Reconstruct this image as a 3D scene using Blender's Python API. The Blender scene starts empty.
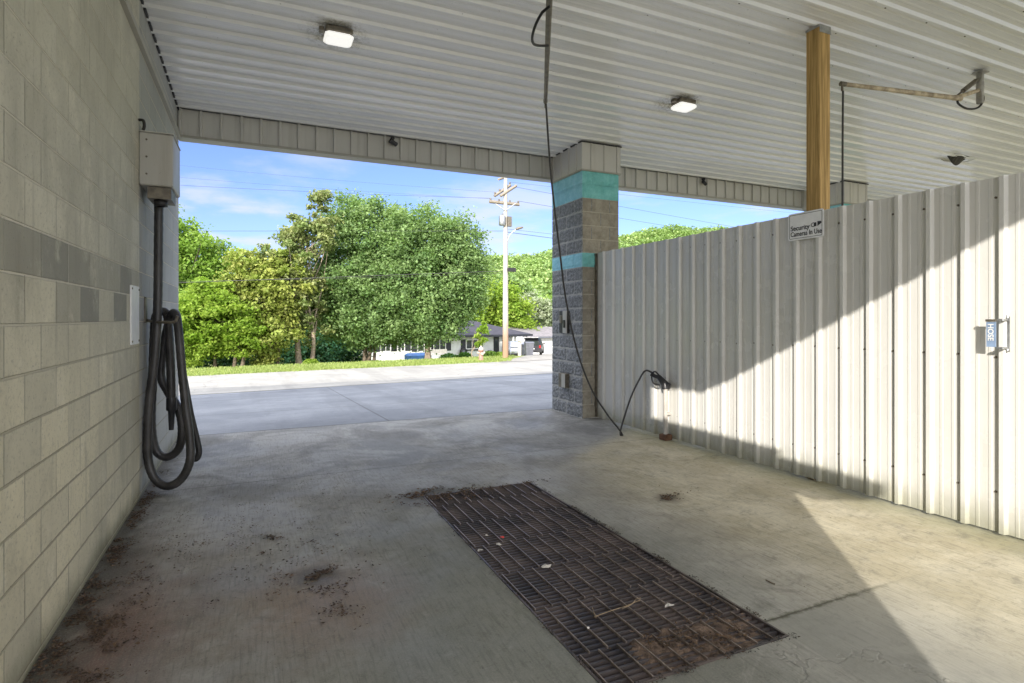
import bpy, math, random
import numpy as np
from mathutils import Vector, Matrix, noise as MN
R = math.radians
random.seed(7); rng = np.random.default_rng(11)
SC = bpy.context.scene
COL = SC.collection

# ------------------------------------------------------------------ camera
TH = R(24.5); CT, ST = math.cos(TH), math.sin(TH); F = 566.0; CH = 1.48; HZ = 318.0
cam = bpy.data.cameras.new('camera'); co = bpy.data.objects.new('camera', cam); COL.objects.link(co)
co.location = (0, 0, CH); co.rotation_euler = (R(90), 0, -TH)
cam.sensor_width = 36; cam.lens = F/1024*36; cam.shift_y = -(341.5-HZ)/1024; cam.clip_end = 3000; cam.clip_start = .02
SC.camera = co

def at_d(u, v, d):                       # survey helper: reading at a known depth
    k = (u-512)/F
    return Vector((d*(ST+k*CT), d*(CT-k*ST), CH-(v-HZ)*d/F))
def at_Y(u, v, Y):
    k = (u-512)/F; return at_d(u, v, Y/(CT-k*ST))
def at_X(u, v, X):
    k = (u-512)/F; return at_d(u, v, X/(ST+k*CT))
def at_Z(u, v, Z):
    return at_d(u, v, (CH-Z)*F/(v-HZ))

# ------------------------------------------------------------------ object helpers
WORLD = {}
class MB:
    def __init__(s): s.v = []; s.f = []; s.m = []; s.sm = []
    def add(s, vs, fs, mi=0, sm=False):
        b = len(s.v); s.v += [tuple(p) for p in vs]
        for f in fs: s.f.append(tuple(b+i for i in f)); s.m.append(mi); s.sm.append(sm)
    def box(s, x0, x1, y0, y1, z0, z1, mi=0):
        s.add([(x0,y0,z0),(x1,y0,z0),(x1,y1,z0),(x0,y1,z0),(x0,y0,z1),(x1,y0,z1),(x1,y1,z1),(x0,y1,z1)],
              [(0,3,2,1),(4,5,6,7),(0,1,5,4),(1,2,6,5),(2,3,7,6),(3,0,4,7)], mi); return s
    def bbox(s, x0, x1, y0, y1, z0, z1, b=.01, mi=0):      # box with bevelled edges
        pts = []
        for z, i in ((z0, b), (z0+b, 0), (z1-b, 0), (z1, b)):
            for (x, y) in ((x0+i+b, y0+i), (x1-i-b, y0+i), (x1-i, y0+i+b), (x1-i, y1-i-b), (x1-i-b, y1-i), (x0+i+b, y1-i), (x0+i, y1-i-b), (x0+i, y0+i+b)):
                pts.append((x, y, z))
        fs = [tuple(range(7, -1, -1)), tuple(range(24, 32))]
        for l in range(3):
            for i in range(8):
                j = (i+1) % 8; fs.append((l*8+i, l*8+j, l*8+8+j, l*8+8+i))
        s.add(pts, fs, mi); return s
    def quad(s, a, b, c, d, mi=0): s.add([a, b, c, d], [(0,1,2,3)], mi); return s
    def tube(s, pts, r, n=8, cap=True, mi=0):
        pts = [Vector(p) for p in pts]
        if not hasattr(r, '__len__'): r = [r]*len(pts)
        vs = []; fs = []; up = None
        for i, p in enumerate(pts):
            t = (pts[min(i+1, len(pts)-1)]-pts[max(i-1, 0)])
            t = t.normalized() if t.length > 1e-9 else Vector((0,0,1))
            if up is None:
                up = Vector((0,0,1)) if abs(t.z) < .9 else Vector((1,0,0))
            a = up-t*up.dot(t); a = a.normalized() if a.length > 1e-6 else t.orthogonal().normalized()
            up = a; b = t.cross(a)
            for k in range(n):
                q = 2*math.pi*k/n; vs.append(p+(a*math.cos(q)+b*math.sin(q))*r[i])
        for i in range(len(pts)-1):
            for k in range(n):
                j = (k+1) % n; fs.append((i*n+k, i*n+j, i*n+n+j, i*n+n+k))
        s.add(vs, fs, mi, True)
        if cap:
            s.add([vs[k] for k in range(n)], [tuple(range(n-1, -1, -1))], mi)
            s.add([vs[(len(pts)-1)*n+k] for k in range(n)], [tuple(range(n))], mi)
        return s
    def lathe(s, c, prof, n=20, mi=0, axis='z', sm=True):
        vs = []; fs = []
        for (r, h) in prof:
            for k in range(n):
                q = 2*math.pi*k/n; a, b = r*math.cos(q), r*math.sin(q)
                p = {'z': (a, b, h), 'x': (h, a, b), 'y': (b, h, a)}[axis]
                vs.append((c[0]+p[0], c[1]+p[1], c[2]+p[2]))
        for i in range(len(prof)-1):
            for k in range(n):
                j = (k+1) % n; fs.append((i*n+k, i*n+j, i*n+n+j, i*n+n+k))
        s.add(vs, fs, mi, sm); return s
    def prism(s, poly, lo, hi, axis='x', mi=0):            # polygon in the other two axes, extruded
        n = len(poly)
        def P(a, b, h): return {'x': (h, a, b), 'y': (a, h, b), 'z': (a, b, h)}[axis]
        vs = [P(a, b, lo) for a, b in poly]+[P(a, b, hi) for a, b in poly]
        fs = [tuple(range(n-1, -1, -1)), tuple(range(n, 2*n))]+[(i, (i+1) % n, n+(i+1) % n, n+i) for i in range(n)]
        s.add(vs, fs, mi); return s
    def build(s, name, mats, parent=None, local=False):
        me = bpy.data.meshes.new(name)
        off = Vector((0,0,0))
        if parent is not None and not local: off = WORLD.get(parent.name, Vector((0,0,0)))
        me.from_pydata([(p[0]-off.x, p[1]-off.y, p[2]-off.z) for p in s.v], [], s.f)
        if not isinstance(mats, (list, tuple)): mats = [mats]
        for m in mats: me.materials.append(m)
        me.polygons.foreach_set('material_index', s.m); me.polygons.foreach_set('use_smooth', s.sm)
        import bmesh
        if len(s.f) < 60000:
            bm = bmesh.new(); bm.from_mesh(me); bmesh.ops.recalc_face_normals(bm, faces=bm.faces); bm.to_mesh(me); bm.free()
        o = bpy.data.objects.new(name, me); COL.objects.link(o)
        if parent is not None: o.parent = parent; WORLD[o.name] = WORLD.get(parent.name, Vector((0,0,0)))
        return o
def tag(o, label=None, cat=None, group=None, kind=None):
    if label: o['label'] = label
    if cat: o['category'] = cat
    if group: o['group'] = group
    if kind: o['kind'] = kind
    return o
def thing(name, label, cat, loc, rz=0, group=None):
    o = bpy.data.objects.new(name, None); COL.objects.link(o); o.location = loc; o.rotation_euler = (0,0,rz)
    WORLD[o.name] = Vector(loc); o.empty_display_size = .1
    return tag(o, label, cat, group)
def dup(root, loc, label=None, rz=None):
    r = root.copy(); COL.objects.link(r); r.location = loc
    if rz is not None: r.rotation_euler = (0,0,rz)
    if label: r['label'] = label
    for ch in [c for c in bpy.data.objects if c.parent == root]:
        c = ch.copy(); COL.objects.link(c); c.parent = r
        for g in [q for q in bpy.data.objects if q.parent == ch]:
            d = g.copy(); COL.objects.link(d); d.parent = c
    return r
def smooth_path(pts, n=8):                                 # catmull-rom
    pts = [Vector(p) for p in pts]; P = [pts[0]*2-pts[1]]+pts+[pts[-1]*2-pts[-2]]; out = []
    for i in range(1, len(P)-2):
        a, b, c, d = P[i-1], P[i], P[i+1], P[i+2]
        for k in range(n):
            t = k/n
            out.append(.5*((2*b)+(c-a)*t+(2*a-5*b+4*c-d)*t*t+(3*b-a-3*c+d)*t**3))
    out.append(pts[-1]); return out

# ------------------------------------------------------------------ material helpers
class NT:
    def __init__(s, name):
        s.mat = bpy.data.materials.new(name); s.mat.use_nodes = True; s.t = s.mat.node_tree; s.t.nodes.clear()
        s.out = s.t.nodes.new('ShaderNodeOutputMaterial'); s.b = s.t.nodes.new('ShaderNodeBsdfPrincipled')
        s.t.links.new(s.b.outputs[0], s.out.inputs[0])
        s.geo = s.t.nodes.new('ShaderNodeNewGeometry'); s.pos = s.geo.outputs['Position']
    def put(s, sock, v):
        if hasattr(v, 'is_linked') or isinstance(v, bpy.types.NodeSocket): s.t.links.new(v, sock)
        else:
            if sock.type == 'RGBA' and len(v) == 3: v = (*v, 1)
            sock.default_value = v
    def m(s, op, a, b=0.0, c=None, clamp=False):
        n = s.t.nodes.new('ShaderNodeMath'); n.operation = op; n.use_clamp = clamp
        s.put(n.inputs[0], a); s.put(n.inputs[1], b)
        if c is not None: s.put(n.inputs[2], c)
        return n.outputs[0]
    def vm(s, op, a, b=(0,0,0)):
        n = s.t.nodes.new('ShaderNodeVectorMath'); n.operation = op; s.put(n.inputs[0], a)
        s.put(n.inputs[1], b)
        return n.outputs['Value'] if op in ('DISTANCE', 'LENGTH', 'DOT_PRODUCT') else n.outputs[0]
    def xyz(s, v=None):
        n = s.t.nodes.new('ShaderNodeSeparateXYZ'); s.put(n.inputs[0], v if v is not None else s.pos); return n.outputs
    def comb(s, x, y, z):
        n = s.t.nodes.new('ShaderNodeCombineXYZ'); s.put(n.inputs[0], x); s.put(n.inputs[1], y); s.put(n.inputs[2], z); return n.outputs[0]
    def noise(s, scale, detail=4, rough=.6, vec=None, dist=0, col=False):
        n = s.t.nodes.new('ShaderNodeTexNoise'); s.put(n.inputs['Vector'], vec if vec is not None else s.pos)
        n.inputs['Scale'].default_value = scale; n.inputs['Detail'].default_value = detail; n.inputs['Roughness'].default_value = rough
        n.inputs['Distortion'].default_value = dist
        return n.outputs['Color'] if col else n.outputs['Fac']
    def vor(s, scale, vec=None, feat='F1', out='Distance'):
        n = s.t.nodes.new('ShaderNodeTexVoronoi'); n.feature = feat; s.put(n.inputs['Vector'], vec if vec is not None else s.pos)
        n.inputs['Scale'].default_value = scale; return n.outputs[out]
    def white(s, vec):
        n = s.t.nodes.new('ShaderNodeTexWhiteNoise'); s.put(n.inputs['Vector'], vec); return n.outputs['Value']
    def ramp(s, f, lo, hi, a=0.0, b=1.0, mode='SMOOTHSTEP'):
        n = s.t.nodes.new('ShaderNodeMapRange'); n.interpolation_type = mode; n.clamp = True if mode == 'LINEAR' else n.clamp
        s.put(n.inputs[0], f); 
        for i, v in ((1, lo), (2, hi), (3, a), (4, b)): s.put(n.inputs[i], v)
        return n.outputs[0]
    def mix(s, f, a, b, op='MIX'):
        n = s.t.nodes.new('ShaderNodeMix'); n.data_type = 'RGBA'; n.blend_type = op
        s.put(n.inputs[0], f); s.put(n.inputs[6], a); s.put(n.inputs[7], b); return n.outputs[2]
    def bump(s, h, strength=.5, dist=.01, prev=None):
        n = s.t.nodes.new('ShaderNodeBump'); n.inputs['Strength'].default_value = strength; n.inputs['Distance'].default_value = dist
        s.put(n.inputs['Height'], h)
        if prev is not None: s.put(n.inputs['Normal'], prev)
        return n.outputs[0]
    def fin(s, col, rough=.8, metal=0.0, normal=None, spec=None):
        s.put(s.b.inputs['Base Color'], col); s.put(s.b.inputs['Roughness'], rough); s.put(s.b.inputs['Metallic'], metal)
        if normal is not None: s.put(s.b.inputs['Normal'], normal)
        if spec is not None: s.b.inputs['Specular IOR Level'].default_value = spec
        return s.mat
def V(c): return tuple(c)
def simple(name, col, rough=.7, metal=0, var=.25, scale=6, bump=.0, spec=None, dark=None):
    n = NT(name); f = n.ramp(n.noise(scale, 5), .3, .7)
    d = dark or tuple(c*(1-var) for c in col)
    c = n.mix(f, d, tuple(min(1, q*(1+var*.3)) for q in col))
    nm = n.bump(n.noise(scale*6, 3), bump, .01) if bump else None
    return n.fin(c, n.ramp(n.noise(scale*2), .3, .7, rough*.85, min(1, rough*1.1)), metal, nm, spec)

# --- concrete block wall
def mat_block():
    n = NT('painted_block'); x, y, z = n.xyz()
    H, L, Z0 = .2032, .4064, .03
    zz = n.m('DIVIDE', n.m('SUBTRACT', z, Z0), H); row = n.m('FLOOR', zz)
    odd = n.m('MODULO', n.m('ADD', row, 20.0), 2.0)
    yy = n.m('ADD', n.m('DIVIDE', n.m('SUBTRACT', y, .288), L), n.m('MULTIPLY', odd, .48))
    colm = n.m('FLOOR', yy); fz = n.m('SUBTRACT', zz, row); fy = n.m('SUBTRACT', yy, colm)
    dz = n.m('MULTIPLY', n.m('MINIMUM', fz, n.m('SUBTRACT', 1.0, fz)), H)
    dy = n.m('MULTIPLY', n.m('MINIMUM', fy, n.m('SUBTRACT', 1.0, fy)), L)
    wob = n.m('MULTIPLY', n.m('SUBTRACT', n.noise(22, 3), .5), .007)
    mz = n.ramp(n.m('ADD', dz, wob), .0035, .0075, 1.0, 0.0); my = n.ramp(n.m('ADD', dy, wob), .002, .0055, 1.0, 0.0)
    cell = n.white(n.comb(row, colm, 3.0)); cell2 = n.white(n.comb(row, colm, 9.0))
    base = n.mix(n.ramp(z, .6, 2.6), (.70,.64,.465), (.60,.575,.47))
    base = n.mix(n.m('MULTIPLY', n.ramp(cell, .25, 1.0), .5), base, (.44,.42,.335))
    band = n.m('MULTIPLY', n.m('GREATER_THAN', row, 6.5), n.m('LESS_THAN', row, 8.5))
    band = n.m('MULTIPLY', band, n.m('GREATER_THAN', n.m('ADD', cell2, n.m('MULTIPLY', n.m('SUBTRACT', row, 7.0), .6)), .45))
    base = n.mix(n.m('MULTIPLY', band, n.m('ADD', .45, n.m('MULTIPLY', cell, .4))), base, (.22,.218,.19))
    st = n.noise(1.3, 6, .65, vec=n.vm('MULTIPLY', n.pos, (1, 1.0, .45)))
    base = n.mix(n.ramp(st, .35, .75, 0, .55), base, (.24,.225,.17))
    base = n.mix(n.ramp(n.noise(3.2, 5), .55, .8, 0, .5), base, (.5,.48,.39))
    p1 = n.noise(4.5, 8, .75, dist=.8); base = n.mix(n.ramp(p1, .52, .66, 0, .30), base, (.36,.335,.25))
    p2 = n.noise(2.2, 8, .75, vec=n.vm('ADD', n.pos, (4,4,4))); base = n.mix(n.ramp(p2, .52, .66, 0, .35), base, (.80,.75,.60))
    p3 = n.noise(50, 4, .85); base = n.mix(n.ramp(p3, .53, .64, 0, .5), base, (.34,.32,.25))
    base = n.mix(n.m('MULTIPLY', n.ramp(z, 2.3, 3.4), .2), base, (.50,.49,.43))
    far = n.ramp(n.m('ADD', y, n.m('MULTIPLY', n.noise(2), .1)), 5.50, 5.56)
    base = n.mix(n.m('MULTIPLY', far, .75), base, n.mix(cell, (.30,.31,.31), (.42,.43,.42)))
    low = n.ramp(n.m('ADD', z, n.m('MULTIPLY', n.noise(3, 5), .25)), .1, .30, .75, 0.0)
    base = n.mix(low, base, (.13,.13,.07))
    drip = n.ramp(n.noise(5, 4, .6, vec=n.vm('MULTIPLY', n.pos, (1, 2.2, .12))), .58, .78, 0, .32)
    base = n.mix(drip, base, (.17,.16,.12))
    base = n.mix(n.ramp(n.noise(60, 2), .66, .74, 0, .5), base, (.13,.12,.1))
    base = n.mix(n.m('MULTIPLY', mz, .9), base, n.mix(n.ramp(z, .9, 1.7), (.40,.37,.27), (.62,.58,.47)))
    base = n.mix(n.m('MULTIPLY', my, .7), base, n.mix(n.ramp(n.noise(1.5, 2), .4, .6), (.24,.22,.17), (.62,.58,.48)))
    h = n.m('SUBTRACT', n.m('MULTIPLY', n.noise(70, 4, .7), .25), n.m('MAXIMUM', mz, my))
    h = n.m('ADD', h, n.m('MULTIPLY', n.noise(9, 4), .5))
    return n.fin(base, .78, 0, n.bump(h, .8, .010), .3)
# --- floor
GXR = 2.27
def mat_floor():
    n = NT('stained_concrete'); x, y, z = n.xyz()
    def blob(cx, cy, r, soft=.6, sy=1.0):
        d = n.vm('LENGTH', n.vm('MULTIPLY', n.vm('SUBTRACT', n.pos, (cx, cy, 0)), (1, sy, 0)))
        d = n.m('ADD', d, n.m('MULTIPLY', n.m('SUBTRACT', n.noise(3.5, 6, .7), .5), r*1.3))
        return n.ramp(d, r*(1-soft), r*(1+soft*.3), 1.0, 0.0)
    warp = n.m('MULTIPLY', n.m('SUBTRACT', n.noise(1.1, 6, .65), .5), 1.0)
    base = n.mix(n.ramp(n.noise(.8, 8, .65), .35, .68), (.29,.28,.25), (.49,.47,.42))
    # greenish damp zone round the drain
    base = n.mix(n.m('MULTIPLY', blob(1.3, 2.6, 1.7, .8, .75), .75), base, (.18,.19,.16))
    # warm dry concrete towards the fence
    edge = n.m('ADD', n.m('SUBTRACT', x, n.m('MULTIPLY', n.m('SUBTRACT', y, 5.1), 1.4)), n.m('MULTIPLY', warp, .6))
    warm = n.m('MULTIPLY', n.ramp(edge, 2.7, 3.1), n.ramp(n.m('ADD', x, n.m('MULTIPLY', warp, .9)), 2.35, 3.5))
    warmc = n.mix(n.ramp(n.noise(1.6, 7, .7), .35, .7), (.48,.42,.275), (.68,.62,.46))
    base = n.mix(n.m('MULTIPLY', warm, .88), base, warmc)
    base = n.mix(n.m('MULTIPLY', n.ramp(n.m('ADD', x, n.m('MULTIPLY', n.noise(4, 5), .5)), 4.35, 4.95), .55), base, (.22,.23,.10))
    base = n.mix(n.ramp(n.noise(2.3, 6, .7, dist=1.5), .56, .78, 0, .55), base, (.17,.18,.12))
    # cooler damp area near the exit
    coolm = n.m('MULTIPLY', n.ramp(n.m('ADD', y, warp), 4.1, 6.0), n.ramp(edge, 3.3, 2.5))
    base = n.mix(n.m('MULTIPLY', coolm, .8), base, n.mix(n.ramp(n.noise(1.1, 8, .7, dist=.8), .38, .62), (.15,.155,.16), (.36,.36,.35)))
    # rusty mud
    base = n.mix(n.m('MULTIPLY', blob(-.45, 3.3, .75, .9, .55), .32), base, (.17,.105,.065))
    base = n.mix(n.m('MULTIPLY', blob(-.62, 3.15, .40, .9, .5), .8), base, (.15,.07,.045))
    base = n.mix(n.m('MULTIPLY', blob(-.72, 4.1, .22, .9, .3), .7), base, (.10,.07,.05))
    base = n.mix(n.m('MULTIPLY', blob(.35, 3.1, .50, .9, .8), .6), base, (.27,.17,.11))
    base = n.mix(n.m('MULTIPLY', blob(.33, 3.4, .17, .9), .8), base, (.05,.04,.03))
    base = n.mix(n.m('MULTIPLY', blob(1.35, 4.55, .33, .9), .85), base, (.06,.06,.05))
    base = n.mix(n.m('MULTIPLY', blob(3.1, 3.7, .13, .9), .75), base, (.12,.09,.06))
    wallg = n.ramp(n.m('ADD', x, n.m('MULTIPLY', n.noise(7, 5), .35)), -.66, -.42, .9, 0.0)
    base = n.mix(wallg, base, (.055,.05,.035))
    rim = n.ramp(n.vm('LENGTH', n.vm('MULTIPLY', n.vm('SUBTRACT', n.pos, (1.77, 3.2, 0)), (1.9, .7, 0))), .95, 1.25, .35, 0)
    base = n.mix(rim, base, (.11,.11,.085))
    # blotchy water stains, scrubbed patches and splatter
    s1 = n.noise(1.9, 9, .74, dist=1.2); base = n.mix(n.ramp(s1, .50, .64, 0, .36), base, n.mix(.5, base, (.10,.10,.08)))
    s2 = n.noise(4.3, 9, .78, dist=.6, vec=n.vm('ADD', n.pos, (7,3,0))); base = n.mix(n.ramp(s2, .53, .66, 0, .42), base, (.12,.115,.09))
    s3 = n.noise(2.6, 8, .75, dist=2.0, vec=n.vm('ADD', n.pos, (1,9,0))); base = n.mix(n.ramp(s3, .55, .70, 0, .3), base, (.50,.48,.42))
    s4 = n.noise(18, 6, .8); base = n.mix(n.ramp(s4, .52, .66, 0, .38), base, (.10,.095,.075))
    # pitting, specks, worn brush lines
    base = n.mix(n.ramp(n.noise(45, 3, .7), .62, .74, 0, .55), base, (.07,.065,.055))
    base = n.mix(n.ramp(n.noise(120, 2, .7), .4, .75, 0, .35), base, (.38,.36,.3))
    br = n.noise(14, 4, .7, vec=n.vm('MULTIPLY', n.pos, (5, .35, 1)))
    base = n.mix(n.ramp(br, .45, .7, 0, .38), base, (.1,.1,.085))
    # cracks
    cv = n.vm('ADD', n.pos, n.vm('MULTIPLY', n.noise(1.7, 5, .6, col=True), (.9,.9,.9)))
    ck = n.vor(.42, cv, 'DISTANCE_TO_EDGE')
    ckm = n.m('MULTIPLY', n.ramp(ck, .0016, .0045, 1.0, 0.0), n.ramp(n.noise(.9, 2), .5, .6))
    base = n.mix(n.m('MULTIPLY', ckm, .15), base, (.04,.038,.03))
    near = n.m('MULTIPLY', n.m('GREATER_THAN', x, GXR), n.ramp(n.m('ADD', y, n.m('MULTIPLY', n.noise(5, 4), .05)), 2.0, 2.06, 1.0, 0.0))
    base = n.mix(n.m('MULTIPLY', near, n.ramp(x, 2.7, 3.5, .55, .12)), base, (.26,.26,.225))
    rag = n.m('ADD', n.m('ABSOLUTE', n.m('SUBTRACT', y, 2.0)), n.m('MULTIPLY', n.noise(16, 6, .8), .10))
    base = n.mix(n.m('MULTIPLY', n.m('MULTIPLY', n.ramp(rag, .045, .075, 1.0, 0.0), n.m('GREATER_THAN', x, GXR)), n.ramp(x, 2.9, 3.4, .9, .0)), base, (.10,.10,.06))
    base = n.mix(n.ramp(y, 8.10, 8.125, 0.0, .8), base, (.05,.05,.05))
    jt = n.m('MAXIMUM', n.ramp(n.m('ABSOLUTE', n.m('SUBTRACT', y, 5.62)), .004, .009, 1.0, 0.0),
             n.m('MULTIPLY', n.ramp(n.m('ABSOLUTE', n.m('SUBTRACT', n.m('ADD', y, n.m('MULTIPLY', n.noise(3, 3), .02)), 2.01)), .003, .008, 1.0, 0.0), n.m('MULTIPLY', n.m('GREATER_THAN', x, 2.26), n.ramp(x, 2.5, 3.0, 1.0, .12))))
    base = n.mix(n.m('MULTIPLY', jt, .55), base, (.06,.055,.045))
    rgh = n.ramp(n.noise(1.2, 6, .65), .4, .65, .55, .9)
    h = n.m('ADD', n.m('MULTIPLY', n.noise(35, 5, .7), .5), n.m('SUBTRACT', n.m('MULTIPLY', br, .35), n.m('ADD', ckm, jt)))
    return n.fin(base, rgh, 0, n.bump(h, .45, .006), .4)
def mat_apron(name, a, b, c, sc=.8, joints=False):
    n = NT(name); x, y, z = n.xyz()
    base = n.mix(n.ramp(n.noise(sc, 7, .65), .35, .65), a, b)
    base = n.mix(n.ramp(n.noise(.33, 6, .7, vec=n.vm('MULTIPLY', n.pos, (.5, 1.6, 1)), dist=.7), .45, .7, 0, .75), base, c)
    base = n.mix(n.ramp(n.noise(60, 3, .7), .45, .75, 0, .4), base, tuple(q*.5 for q in a))
    cv = n.vm('ADD', n.pos, n.vm('MULTIPLY', n.noise(.8, 5, .6, col=True), (2,2,2)))
    ck = n.ramp(n.vor(.11, cv, 'DISTANCE_TO_EDGE'), .0008, .0025, .35, 0.0)
    base = n.mix(ck, base, (.05,.05,.05))
    base = n.mix(n.ramp(n.noise(7, 7, .8), .5, .66, 0, .35), base, tuple(q*.62 for q in a))
    trk = n.noise(1.0, 4, .6, vec=n.vm('MULTIPLY', n.pos, (1.3, .12, 1))); base = n.mix(n.ramp(trk, .5, .62, 0, .3), base, tuple(q*.6 for q in a))
    if joints:
        jx = n.m('ABSOLUTE', n.m('SUBTRACT', n.m('MODULO', n.m('ADD', x, 42.3), 4.2), 2.1)); jy = n.m('ABSOLUTE', n.m('SUBTRACT', n.m('MODULO', n.m('ADD', y, 42.2), 4.6), 2.3))
        jm = n.m('MAXIMUM', n.ramp(jx, .008, .020, 1.0, 0.0), n.ramp(jy, .010, .026, 1.0, 0.0)); base = n.mix(n.m('MULTIPLY', jm, .6), base, (.07,.07,.07))
    return n.fin(base, .85, 0, n.bump(n.noise(50, 4, .7), .35, .006), .3)
# --- painted metal sheet
def mat_metal(name, col, dirt, rough=.42, grime_z=None, streak='z', spots=.35):
    n = NT(name); x, y, z = n.xyz()
    sv = {'z': (3.5, 3.5, .18), 'x': (.18, 3.5, 3.5)}[streak]
    st = n.noise(3, 5, .65, vec=n.vm('MULTIPLY', n.pos, sv))
    base = n.mix(n.ramp(n.noise(.9, 6, .6), .35, .7, 0, .4), col, tuple(c*.82 for c in col))
    base = n.mix(n.ramp(st, .5, .8, 0, .45), base, dirt)
    if grime_z:
        g = n.ramp(n.m('ADD', z, n.m('MULTIPLY', n.noise(5, 5), .2)), grime_z[0], grime_z[1], .75, 0.0)
        base = n.mix(g, base, (.20,.20,.11))
    base = n.mix(n.ramp(n.noise(48, 3, .7), .68, .76, 0, spots), base, tuple(c*.35 for c in dirt))
    return n.fin(base, n.ramp(n.noise(2, 5), .3, .7, rough*.8, rough*1.25), 0, n.bump(n.noise(2.6, 3), .35, .012), .5)
def mat_ceiling():
    n = NT('ceiling_paint'); x, y, z = n.xyz()
    base = n.mix(n.ramp(n.noise(.7, 6, .6), .35, .7, 0, .6), (.86,.865,.855), (.76,.76,.735))
    base = n.mix(n.ramp(n.noise(2, 6, .7, vec=n.vm('MULTIPLY', n.pos, (.35, 2.5, 1))),   .58, .85, 0, .25), base, (.52,.49,.42))
    for (lx, ly) in ((.70, 5.36), (4.72, 5.36)):
        d = n.vm('DISTANCE', n.vm('MULTIPLY', n.pos, (1,1,0)), (lx, ly+.12, 0))
        d = n.m('ADD', d, n.m('MULTIPLY', n.noise(9, 6, .75), .35))
        base = n.mix(n.m('MULTIPLY', n.ramp(d, .25, .55, 1.0, 0.0), n.ramp(n.noise(30, 4, .8), .4, .62, .15, .9)), base, (.22,.2,.12))
    base = n.mix(n.ramp(n.noise(33, 4, .8), .67, .72, 0, .85), base, (.09,.075,.055))
    return n.fin(base, n.ramp(n.noise(2, 5), .3, .7, .13, .26), 0, n.bump(n.noise(1.5, 2), .06, .01), .8)
def mat_split(name, a, b, sc=1.0, bumpd=.02, bs=.9):
    n = NT(name)
    cell = n.noise(16*sc, 6, .75); base = n.mix(n.ramp(cell, .35, .68), a, b)
    base = n.mix(n.ramp(n.noise(2.5, 5), .5, .8, 0, .35), base, tuple(q*.55 for q in a))
    h = n.m('ADD', n.noise(20*sc, 6, .75), n.m('MULTIPLY', n.vor(26*sc), .5))
    return n.fin(base, .9, 0, n.bump(h, bs, bumpd), .25)
def mat_wood(name, a, b, axis='z'):
    n = NT(name); sv = {'z': (18, 18, .7), 'x': (.7, 18, 18)}[axis]
    g = n.noise(2.2, 6, .65, vec=n.vm('MULTIPLY', n.pos, sv), dist=.6)
    base = n.mix(n.ramp(g, .35, .68), a, b)
    base = n.mix(n.ramp(n.noise(3, 4, .6, vec=n.vm('MULTIPLY', n.pos, tuple(q*.3 for q in sv))), .58, .8, 0, .7), base, tuple(q*.3 for q in a))
    kn = n.vor(3.0, n.vm('MULTIPLY', n.pos, (1.6, 1.6, .8)))
    base = n.mix(n.ramp(kn, .06, .11, .8, 0.0), base, (.09,.045,.02))
    return n.fin(base, .75, 0, n.bump(g, .4, .004), .3)
def mat_leaf(name, a, b, dark, trans=.35, sc=.9):
    n = NT(name); att = n.t.nodes.new('ShaderNodeAttribute'); att.attribute_name = 'tint'
    sep = n.xyz(att.outputs['Color'])
    c = n.mix(sep[0], a, b); c = n.mix(n.ramp(sep[1], .15, 1, 0, .6), c, dark)  # second tint channel darkens the leaf; foliage carries painted shade in it
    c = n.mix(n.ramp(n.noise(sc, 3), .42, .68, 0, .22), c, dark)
    n.put(n.b.inputs['Base Color'], c); n.b.inputs['Roughness'].default_value = .55; n.b.inputs['Specular IOR Level'].default_value = .3
    tr = n.t.nodes.new('ShaderNodeBsdfTranslucent'); n.put(tr.inputs[0], n.mix(.5, c, (.25,.4,.03)))
    mx = n.t.nodes.new('ShaderNodeMixShader'); mx.inputs[0].default_value = trans
    n.t.links.new(n.b.outputs[0], mx.inputs[1]); n.t.links.new(tr.outputs[0], mx.inputs[2]); n.t.links.new(mx.outputs[0], n.out.inputs[0])
    return n.mat
def mat_emit(name, col, s):
    n = NT(name); n.b.inputs['Emission Strength'].default_value = s; n.put(n.b.inputs['Emission Color'], col)
    return n.fin((.8,.8,.78), .3)
def mat_grass():
    n = NT('lawn'); 
    base = n.mix(n.ramp(n.noise(1.2, 7, .7), .35, .68), (.23,.29,.08), (.36,.38,.13))
    base = n.mix(n.ramp(n.noise(9, 5, .7), .4, .7, 0, .5), base, (.10,.13,.03))
    base = n.mix(n.ramp(n.noise(.25, 4), .5, .7, 0, .5), base, (.22,.20,.08))
    return n.fin(base, .9, 0, n.bump(n.noise(14, 5, .8), .8, .05), .2)

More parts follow.
